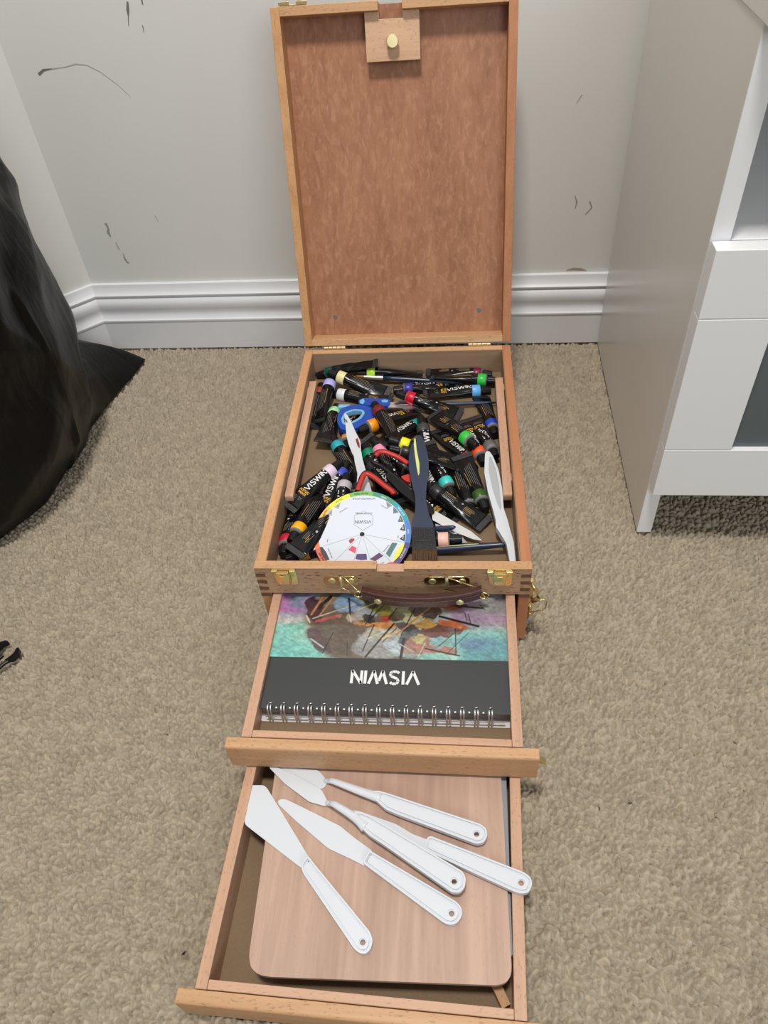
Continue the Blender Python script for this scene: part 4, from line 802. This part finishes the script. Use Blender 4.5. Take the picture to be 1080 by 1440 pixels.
def hnd(mb, outl, z0, z1, hole, rim=.0014):
    base = z0+(z1-z0)*.70; H_ = circ(hole[0], hole[1], .0022, 14)
    mb.flat([outl, H_], z0, base)
    mb.flat([outl, inset(outl, rim)], base-.0001, z1)
    pl = inset(outl, rim+.0015)
    mb.flat([pl, circ(hole[0], hole[1], .0030, 14)], base-.0001, z1-.0004)
def knife_flat(key, zb, zh0, zh1, label, crank=False, bz=None, zhb=None):
    D = BK[key]; A = Vector(D['A']); root = empty('palette_knife', (A.x, A.y, 0))
    x = (Vector(D['B'])-A); ang = math.atan2(x.y, x.x); root.rotation_euler = (0, 0, ang)
    root.location.z = zb
    tag(root, label, 'palette knife', 'white plastic palette knives in the lower drawer')
    hl = round_poly(D['handle'], .0022, 4); mb = MB(); hnd(mb, hl, zh0-zb, zh1-zb, (.0012, 0)); obj('handle', mb, M['white_plastic'], root, .0004)
    bl = round_poly(D['blade'], .0022, 4); mb = MB(); b0 = (bz or zb)-zb; mb.flat([bl], b0+.0002, b0+.0013); obj('blade', mb, M['white_plastic'], root, .0003)
    if crank:
        P = D['handle']; xn = max(p[0] for p in P); yn = sum(p[1] for p in P if p[0] > xn-.003)/max(1, sum(1 for p in P if p[0] > xn-.003))
        B = D['blade']; xb = min(p[0] for p in B); yb = [p[1] for p in B if p[0] == xb][0]; k = (zh0+zh1)/2-zb; Cc = D['crank']
        mids = [((Cc[a][0]+Cc[b][0])/2, (Cc[a][1]+Cc[b][1])/2) for a, b in ((0, 8), (2, 7), (3, 6), (4, 5))]
        P_ = smooth_path([(xb+.0030, yb, b0+.0012), (xb-.0015, yb, b0+.0034), (xb-.0070, yb+(mids[2][1]-yb)*.2, k+.0004), (mids[2][0], mids[2][1], k), (mids[3][0]-.006, mids[3][1], k)], 4)
        mb = MB(); mb.sweep([tuple(p) for p in P_], [.0021+.0008*i/8 if i < 9 else .0029+(i-8)/8*.0022 for i in range(len(P_))], 12, sz=.62); obj('neck', mb, M['white_plastic'], root, smooth=True)
    return root
knife_flat('k1', DZ, DZ+.0002, DZ+.0052, 'white palette knife with broad trowel blade at the left, its blade over the drawer side')
knife_flat('k2', DZ, DZ+.0002, DZ+.0052, 'white palette knife with long straight rounded blade, second from the left')
knife_flat('k5', DZ+.0008, .0376, .0424, 'white palette knife whose handle end sticks out over the right drawer side')
knife_flat('k4', DZ, DZ+.0040, DZ+.0088, 'white palette knife with cranked neck and kite shaped blade, the one farthest back', True)
knife_flat('k3', DZ+.0012, .0424, .0472, 'white palette knife with cranked neck lying in the middle, crossing over its neighbours', True)

# ================================================================ colour wheel leaning in the tray
def wheel():
    root = empty('color_wheel', WC); root.rotation_euler = (R(18), 0, R(0)); tag(root, 'round white colour wheel with rainbow rim, leaning on the tubes in the tray', 'colour wheel')
    RR = .0530; U1 = RR
    def sector(mb, r0, r1, a0, a1, z, mi=0, n=10):
        pts = [(r1*math.cos(R(a0+(a1-a0)*i/n)), r1*math.sin(R(a0+(a1-a0)*i/n))) for i in range(n+1)]+[(r0*math.cos(R(a1-(a1-a0)*i/n)), r0*math.sin(R(a1-(a1-a0)*i/n))) for i in range(n+1)]
        mb.add([(p[0], p[1], z) for p in pts], [tuple(range(len(pts)))], mi)
    cols = [('yellow green', (.17, .45, .09), 79), ('green', (.04, .28, .17), 49), ('blue green', (.0, .32, .42), 19), ('blue', (.04, .19, .60), -11), ('blue violet', (.06, .035, .22), -41), ('violet', (.10, .02, .18), -71), ('red violet', (.35, .02, .15), -101), ('red', (.62, .02, .05), -131),
            ('red orange', (.75, .10, .07), -161), ('orange', (.85, .20, .04), 169), ('yellow orange', (.90, .48, .06), 139), ('yellow', (.90, .86, .02), 109)]
    mats = [plain('wheel_'+n.replace(' ', '_'), c, .5, coat=.3) for n, c, a in cols]
    mb = MB(); mb.lathe([(0, .0001), (0, RR), (.0006, RR), (.0006, .0001)], 96, T=Matrix.Rotation(-math.pi/2, 4, 'Y')); base = obj('base_disc', mb, M['paper'], root)
    for (n, c, a), m_ in zip(cols, mats):
        mb = MB(); sector(mb, RR*.89, RR*.998, a, a+30, .0007); obj('rim_colour', mb, m_, base)
    wp = plain('white_card', (.64, .69, .77), .45, coat=.3)
    mb = MB(); mb.lathe([(0, .0001), (0, RR*.895), (.0005, RR*.895), (.0005, .0001)], 96, T=Matrix.Translation((0, 0, .0008)) @ Matrix.Rotation(-math.pi/2, 4, 'Y')); top = obj('top_disc', mb, wp, root)
    Z = .00145
    def P(X, Y): return ((X-500)/435*U1, (460-Y)/402*U1)
    ink = plain('grey_ink', (.12, .12, .13), .6); black = M['dark_hole']
    mb = MB()
    for X, Y in ((160, 565), (270, 700), (440, 690), (590, 700), (770, 705), (885, 535)):
        q = Vector(P(X, Y)); q = q.normalized()*min(q.length, RR*.89); 
        if q.length < RR*.7: q = q.normalized()*RR*.89
        stroke(mb, [q.normalized()*.003, q], .00022, z=Z)
    bd = [(503, 424), (422, 372), (422, 292), (450, 275), (560, 275), (588, 292), (588, 372), (503, 424)]
    stroke(mb, [P(*q) for q in bd], .0003, z=Z)
    stroke(mb, [P(480, 262), P(495, 248), P(512, 248), P(526, 262)], .0002, z=Z)
    T0 = Matrix.Translation((0, 0, Z))
    def tx(s, X, Y, size, rot, mi=0, sx=.9): text(mb, s, size, Matrix.Translation((*P(X, Y), Z+.00003)) @ Matrix.Rotation(R(rot), 4, 'Z'), mi, .01, sx)
    tx('COLOR WHEEL', 505, 268, .0030, 180); tx('SATURATION SCALE', 500, 131, .0030, 180)
    tx('Color Shade', 318, 238, .0022, 215); tx('Color Tint', 690, 212, .0022, 150); tx('Tone', 195, 515, .0022, 270); tx('Tint', 820, 485, .0022, 90); tx('Triad', 690, 715, .0022, 30); tx('Color Harmony', 226, 630, .0022, 295); tx('Relationship', 720, 585, .0022, 55)
    obj('printed_lines', mb, ink, top)
    mb = MB(); logo(mb, Matrix.Translation((*P(504, 348), Z+.00002)) @ Matrix.Rotation(math.pi, 4, 'Z'), .0039, .15); obj('printed_name', mb, ink, top)
    for k, (X, Y) in enumerate(((270, 200), (210, 265), (168, 345), (146, 428), (730, 180), (797, 232), (852, 315), (872, 398), (876, 490))):
        q = Vector(P(X, Y)); a = math.atan2(q.y, q.x); g = (.42, .40, .50, .62, .30, .18, .09, .035, .02)[k]; rr = RR*.885; h = .20
        mb = MB(); pts = [(rr*math.cos(a+h*.5), rr*math.sin(a+h*.5)), (rr*math.cos(a), rr*math.sin(a)), (rr*math.cos(a-h*.5), rr*math.sin(a-h*.5)), ((rr-.0058)*math.cos(a+(.05 if X < 500 else -.05)), (rr-.0058)*math.sin(a+(.05 if X < 500 else -.05)))]
        mb.add([(p[0], p[1], Z) for p in pts], [(0, 1, 2, 3)]); text(mb, '%d%%' % (10+k*10), .0022, Matrix.Translation(((rr-.0022)*math.cos(a), (rr-.0022)*math.sin(a), Z+.00004)) @ Matrix.Rotation(a+math.pi/2, 4, 'Z'), 1, .02)
        obj('grey_window', mb, [plain('grey_%d' % k, (g, g, g), .5), ink if g > .15 else wp], top)
    for pts, col in (([(382, 520), (398, 500), (432, 497), (436, 512), (402, 546)], (.38, .03, .05)), ([(384, 598), (418, 563), (458, 582), (446, 630)], (.70, .06, .13)), ([(452, 680), (462, 636), (548, 634), (556, 684), (504, 690)], (.06, .02, .16)),
                     ([(580, 680), (660, 624), (698, 652), (625, 700)], (.08, .02, .10)), ([(718, 632), (770, 535), (818, 540), (752, 664)], (.05, .16, .15)), ([(786, 706), (795, 640), (840, 565), (880, 540), (868, 590), (835, 655)], (.86, .82, .02)),
                     ([(128, 576), (150, 572), (190, 620), (226, 688), (190, 690), (150, 640)], (.03, .025, .03)), ([(700, 735), (750, 708), (790, 708), (820, 712), (770, 760)], (.62, .02, .10))):
        mb = MB(); q = [P(*p) for p in pts]; mb.add([(x, y, Z) for x, y in q], [tuple(range(len(q)))]); obj('colour_window', mb, plain('window_ink', col, .5, coat=.3), top)
    mb = MB()
    for (n, c, a) in cols:
        aa = R(a+15); text(mb, n.upper(), .0026, Matrix.Translation((RR*.945*math.cos(aa), RR*.945*math.sin(aa), .00085)) @ Matrix.Rotation(aa+math.pi/2, 4, 'Z'), 1 if n in ('green', 'blue', 'blue green', 'blue violet', 'violet') else 0, .015, .85)
    obj('rim_lettering', mb, [black, M['tube_white']], base)
    mb = MB(); mb.lathe([(0, .0001), (0, .0026), (.0008, .0024), (.0011, .0012), (.0011, .0001)], 20, T=Matrix.Translation((0, 0, .0013)) @ Matrix.Rotation(-math.pi/2, 4, 'Y')); obj('pivot_rivet', mb, M['black_plastic'], root)
wheel()

# ================================================================ paint tubes: parts share local meshes, axis +X from cap to crimp, flat side +Z
TL = .090; TR = .0083
def sec(x):
    if x < .0155: return .0062+(TR-.0062)*max(0, (x-.0135)/.002), .0062+(TR-.0062)*max(0, (x-.0135)/.002)
    k = max(0.0, (x-.026)/(TL-.0065-.026)); k = min(k, 1.0); kk = k*k*(3-2*k)*.35+k*.65
    return TR*(1-kk)+.0122*kk, TR*(1-kk)+.0007*kk
def tube_body(seed, kind):
    rr = random.Random(seed); n = 40; st = 30; vs = []; ph = [rr.uniform(0, 6.28) for _ in range(6)]
    for i in range(st+1):
        x = .0135+(TL-.0065-.0135)*i/st; w_, h_ = sec(x); k = i/st
        for j in range(n):
            t = 2*math.pi*j/n
            dent = 1-(.05+.10*kind)*k*(1-k)*3*max(0, math.sin(t*1.0+ph[0])*math.sin(6*k+ph[1]))-.03*k*math.sin(5*t+ph[2]+4*k)
            crease = .0005*kind*math.sin(t*7+k*18+ph[3])*k*(1-k)*4
            vs.append((x, w_*math.cos(t)*(1+.01*math.sin(8*k+ph[4])), h_*math.sin(t)*dent+crease+.0009*kind*math.sin(k*3.14+ph[5])*k))
    fs = [(i*n+j, i*n+(j+1) % n, (i+1)*n+(j+1) % n, (i+1)*n+j) for i in range(st) for j in range(n)]+[tuple(range(n))]+[tuple(range(st*n, st*n+n))[::-1]]
    mb = MB(); mb.add(vs, fs); return mb.mesh('body', M['tube_black'], True)
BODIES = [tube_body(s, k) for s, k in ((1, .2), (2, .6), (3, 1.0), (4, .4))]
mb = MB(); prof_ = [(0, .0001), (0, .0046), (.0006, .0050), (.0118, .0060), (.0122, .0058), (.0122, .0040), (.0138, .0040)]
n = 36; vs = []; fs = []
for x, r in prof_:
    for k in range(n): t = 2*math.pi*k/n; q = r*(1+(.025 if k % 2 else -.01)) if .004 < r and .0005 < x < .0119 else r; vs.append((x, q*math.cos(t), q*math.sin(t)))
for i in range(len(prof_)-1):
    for k in range(n): fs.append((i*n+k, i*n+(k+1) % n, (i+1)*n+(k+1) % n, (i+1)*n+k))
mb.add(vs, fs); CAP = mb.mesh('cap', M['black_plastic'], False)
mb = MB(); mb.lathe([(.0134, .0062), (.0146, .0083), (.0150, .0085)], 40); RING = mb.mesh('ring', M['tube_grey'], True)
mb = MB(); n = 8
mb.box(TL-.0068, TL, -.0124, .0124, -.0009, .0009)
for k in range(9): mb.box(TL-.0060+.0006*0, TL-.0010, -.0115+k*.0026, -.0103+k*.0026, .0009, .00125); mb.box(TL-.0060, TL-.0010, -.0115+k*.0026, -.0103+k*.0026, -.00125, -.0009)
CRIMP = mb.mesh('crimp', M['crimp'])
def on_tube(x, y, e=.00022, side=1):
    w_, h_ = sec(x); y = max(-w_*.97, min(w_*.97, y)); a = y/w_; return (x, y, side*(h_*math.sqrt(max(0, 1-a*a))+e+.0003*(x > .03)))
def wrap(mb_):
    for v in mb_.v: p = on_tube(v.x, v.y); v.x, v.y, v.z = p
    return mb_
def refine(pts, k=3): return [tuple(Vector(pts[i]).lerp(Vector(pts[i+1]), j/k)) for i in range(len(pts)-1) for j in range(k)]+[pts[-1]]
def print_front():
    mb = MB(); logo(mb, Matrix.Translation((.0425, 0, 0)) @ Matrix.Rotation(math.pi, 4, 'Z'), .0070, .17, 0)
    for s, x in (('ACRYLIC', .0610), ('PAINTS', .0650)): text(mb, s, .0040, Matrix.Translation((x, 0, 0)) @ Matrix.Rotation(math.pi/2, 4, 'Z'), 1, .03, .85)
    for k in range(3): stroke(mb, [(.0705+k*.0018, -.0055+.0011*k), (.0705+k*.0018, .0010), (.0705+k*.0018, .0060-.0013*k)], .00045, mi=2)
    return wrap(mb).mesh('print', [M['tube_white'], M['tube_gold'], M['tube_grey']])
def print_back(gold=True):
    mb = MB(); rr = random.Random(5)
    for k in range(5):
        y = -.0042+k*.0019; stroke(mb, [(.0310, y), (.0400, y), (.0490-rr.uniform(0, .004), y)], .00042, mi=1 if k == 4 else 0)
        stroke(mb, [(.0590, y), (.0660, y), (.0750-rr.uniform(0, .006), y)], .00042, mi=1 if k in (2, 3) else 0)
    mb.flat([circ(.0545, .0030, .0014, 12)], 0, .0001, mi=2)
    return wrap(mb).mesh('print', [M['tube_grey'], M['tube_gold'], M['tube_white']])
def print_lines():
    mb = MB()
    for k in range(5): y = -.0045+k*.0020; stroke(mb, [(.0300+.002*k, y), (.045, y), (.060, y), (.0720-.0015*k, y)], .00035, mi=0)
    stroke(mb, [(.034, .0055), (.050, .0058), (.058, .006)], .0003, mi=1)
    return wrap(mb).mesh('print', [M['tube_grey'], M['tube_gold'], M['tube_white']])
PR = {'front': print_front(), 'back': print_back(), 'lines': print_lines(), 'side': print_lines()}
for k_, me_ in PR.items(): me_.name = 'tube_print_'+k_
bands = {}
def band_mesh(col):
    key = tuple(col)
    if key not in bands:
        mb = MB(); mb.lathe([(.0147, .0083), (.0150, .0086), (.0252, .0086), (.0255, .0084)], 40); bands[key] = mb.mesh('band', plain('band_colour', col, .35, spec=.5), True)
    return bands[key]
ti = 0
for key, label, col, A, B, prn, roll in TUBES:
    ti += 1; root = empty('paint_tube', A); root.matrix_world = frame_mat(A, B, R(roll)); root.empty_display_size = .01
    tag(root, label, 'paint tube', 'paint tubes in the tray')
    link('body', BODIES[ti % 4], root); link('cap', CAP, root); link('cap_ring', RING, root); link('crimped_end', CRIMP, root, .0002, 1)
    if col: link('color_band', band_mesh(col), root)
    if prn in PR: link('printed_label', PR[prn], root)

# ================================================================ brushes
def round_brush(key, A, B, r, label, tip='bristle', hair=True, stripe=False):
    L_ = (Vector(B)-Vector(A)).length; root = empty('paint_brush', A); root.matrix_world = frame_mat(A, B); tag(root, label, 'paint brush')
    x0 = 0
    if tip == 'bristle':
        mb = MB(); mb.lathe([(0, .0003), (.004, .0016), (.012, .0022), (.016, .0020)], 14); obj('bristles', mb, plain('orange_bristles', (.40, .17, .04), .6, noise=.6, nscale=900), root, smooth=True)
        mb = MB(); mb.lathe([(.014, .0001), (.014, .0023), (.020, .0027), (.040, .0030), (.040, .0001)], 16); obj('ferrule', mb, M['steel'], root, auto=True); x0 = .040
    if tip == 'blue':
        mb = MB(); mb.lathe([(0, .0001), (0, .0036), (.0005, .0040), (.0150, .0040), (.0150, .0001)], 18); obj('end_cap', mb, M['light_blue'], root, auto=True)
        mb = MB(); mb.lathe([(.015, .0001), (.015, .0028), (.045, .0024), (.060, .0022), (.060, .0001)], 16); obj('ferrule', mb, M['steel'], root, auto=True); x0 = .060
    mb = MB(); n_ = 12; mb.lathe([(x0, .0001)]+[(x0+(L_-x0)*i/n_, r*(1-.35*(i/n_)**2+.15*math.sin(math.pi*i/n_))) for i in range(n_)]+[(L_-.001, r*.45), (L_, .0003)], 16); h = obj('handle', mb, M['navy'], root, smooth=True)
    if stripe:
        mb = MB(); mb.sweep([(x0+.008+(L_-x0)*t, r*.15, r*1.0+.0002*math.sin(t*20)) for t in (0, .1, .2, .3, .4, .5, .6)], [.0003, .0009, .0012, .0008, .0006, .0007, .0003], 6, sz=.5); obj('paint_streak', mb, M['yellow_paint'], h)
for a in BRUSHES: round_brush(*a)
def big_brush():
    D = BK['big_brush']; root = empty('flat_brush', D['A']); root.matrix_world = frame_mat(D['A'], D['B']); tag(root, 'wide flat brush with navy handle, pale yellow paint streak and brown bristles at the front', 'paint brush')
    mb = MB(); mb.flat([round_poly(D['handle'], .003, 4)], -.0045, .0035); h = obj('handle', mb, M['navy'], root, .0022)
    mb = MB(); mb.flat([round_poly(D['stripe'], .001, 3)], .0034, .0038); obj('paint_streak', mb, M['yellow_paint'], h)
    mb = MB(); q = D['ferrule']; mb.flat([q], -.0050, .0048)
    for k in range(9):
        y = q[0][1]+.002+(q[1][1]-q[0][1]-.004)*k/8; mb.box(q[0][0]+.003, q[2][0]-.006, y-.0004, y+.0004, .0048, .0052)
    for x in (.012, .018, .023): mb.box(q[0][0]+x, q[0][0]+x+.0007, q[0][1]+.001, q[1][1]-.001, .0048, .0053)
    obj('ferrule', mb, plain('black_ferrule', (.010, .010, .012), .35, noise=.5, nscale=500, bump=.4), root, .0006)
    mb = MB(); q = D['bristle']; rr = random.Random(2); n_ = 26
    for k in range(n_):
        t0 = k/n_; y = q[0][1]+(q[1][1]-q[0][1])*(t0+.5/n_)
        for zz in (-.003, 0, .003): mb.sweep([(q[0][0], y, zz), (q[0][0]+.010, y+rr.uniform(-.0005, .0005), zz), (q[2][0]+rr.uniform(-.002, .001), y+rr.uniform(-.001, .001), zz-.001)], [.0009, .0008, .0003], 5)
    obj('bristles', mb, plain('brown_bristles', (.15, .075, .025), .6, noise=.9, nscale=600), root)
big_brush()

# ================================================================ scissors and the two knives in the tray
def thick(mb, outl, r, z0, z1): mb.flat([round_poly(outl, r, 4)], z0, z1)
def scissors_red():
    D = BK['scissors_red']; root = empty('scissors', D['A']); root.matrix_world = frame_mat(D['A'], D['B']); tag(root, 'scissors with red and black loop handles, blades pointing to the front right', 'scissors')
    for k, dz in (('upper', .0008), ('lower', 0)):
        P_ = [Vector((p[0], p[1], dz)) for p in D[k+'_b']]; cl = k == 'upper'
        mb = MB(); mb.sweep([tuple(p) for p in smooth_path(P_, 4, cl)], .0027, 10, closed=cl); h = obj('handle_loop', mb, M['black_plastic'], root, smooth=True)
        P_ = [Vector((p[0], p[1], dz+.0016)) for p in D[k+'_r']]
        mb = MB(); mb.sweep([tuple(p) for p in smooth_path(P_, 4)], .0030 if cl else .0031, 10, sz=.8); obj('red_grip', mb, M['red_rubber'], h, smooth=True)
        if cl: mb = MB(); thick(mb, D['web'], .002, -.001, .0036); obj('red_grip', mb, M['red_rubber'], h, .0006)
    mb = MB(); thick(mb, D['shank'], .003, -.0015, .0030); obj('shank', mb, M['black_plastic'], root, .0008)
    for k, z in (('blade', 0.0), ('blade2', -.0016)):
        mb = MB(); thick(mb, D[k], .001, z, z+.0012); obj('blade', mb, M['steel'] if k == 'blade' else plain('bluish_steel', (.45, .5, .58), .25, 1.0), root, .0002)
scissors_red()
def scissors_blue():
    D = BK['scissors_blue']; root = empty('scissors', D['A']); root.matrix_world = frame_mat(D['A'], D['B']); tag(root, 'blue scissors with light blue lined finger loops, half buried under the tubes', 'scissors')
    mb = MB(); mb.flat([round_poly(D['ring'], .004, 4), round_poly(D['ring_hole'], .003, 4)], -.003, .003); a = obj('handle_loop', mb, M['blue'], root, .0010)
    hl = round_poly(D['ring_hole'], .003, 4); mb = MB(); mb.flat([inset(hl, -.0012), inset(hl, .0020)], -.0022, .0036); obj('grip_lining', mb, M['light_blue'], a, .0004)
    mb = MB(); thick(mb, D['bow'], .003, -.003, .003); b_ = obj('handle_loop', mb, M['blue'], root, .0010)
    for k in ('tip', 'tip2'): mb = MB(); thick(mb, D[k], .001, .002, .0034); obj('grip_lining', mb, M['light_blue'], b_, .0003)
    mb = MB(); thick(mb, D['blade'], .001, -.0012, .0012); obj('blade', mb, M['steel'], root)
scissors_blue()
def tray_knives():
    D = BK['stained_knife']; root = empty('palette_knife', D['A']); root.matrix_world = frame_mat(D['A'], D['B']); tag(root, 'white palette knife stained with red paint, running under the colour wheel', 'palette knife')
    mb = MB(); thick(mb, D['blade'], .0015, 0, .0014); b_ = obj('blade', mb, M['white_plastic'], root, .0004)
    for k in ('stain', 'stain2'): mb = MB(); mb.flat([round_poly(D[k], .001, 3)], .0013, .0016); obj('paint_stain', mb, M['red_stain'], b_)
    mb = MB(); mb.flat([round_poly(D['neck'], .002, 4)], -.0015, .0032); obj('handle', mb, M['white_plastic'], root, .0008)
    D = BK['white_knife']; root = empty('palette_knife', D['A']); root.matrix_world = frame_mat(D['A'], D['B']); tag(root, 'clean white palette knife lying along the right side of the tray', 'palette knife')
    o_ = round_poly(D['body'], .002, 4); g_ = round_poly(D['groove'], .001, 4)
    mb = MB(); mb.flat([o_], -.0035, .0022); mb.flat([o_, g_], .0021, .0040); b_ = obj('handle', mb, M['white_plastic'], root, .0006)
    mb = MB(); mb.flat([g_], .0020, .0024); obj('recess', mb, M['grey_plastic'], b_)  # recess floor of the white handle, coloured grey
tray_knives()
bpy.context.view_layer.update()
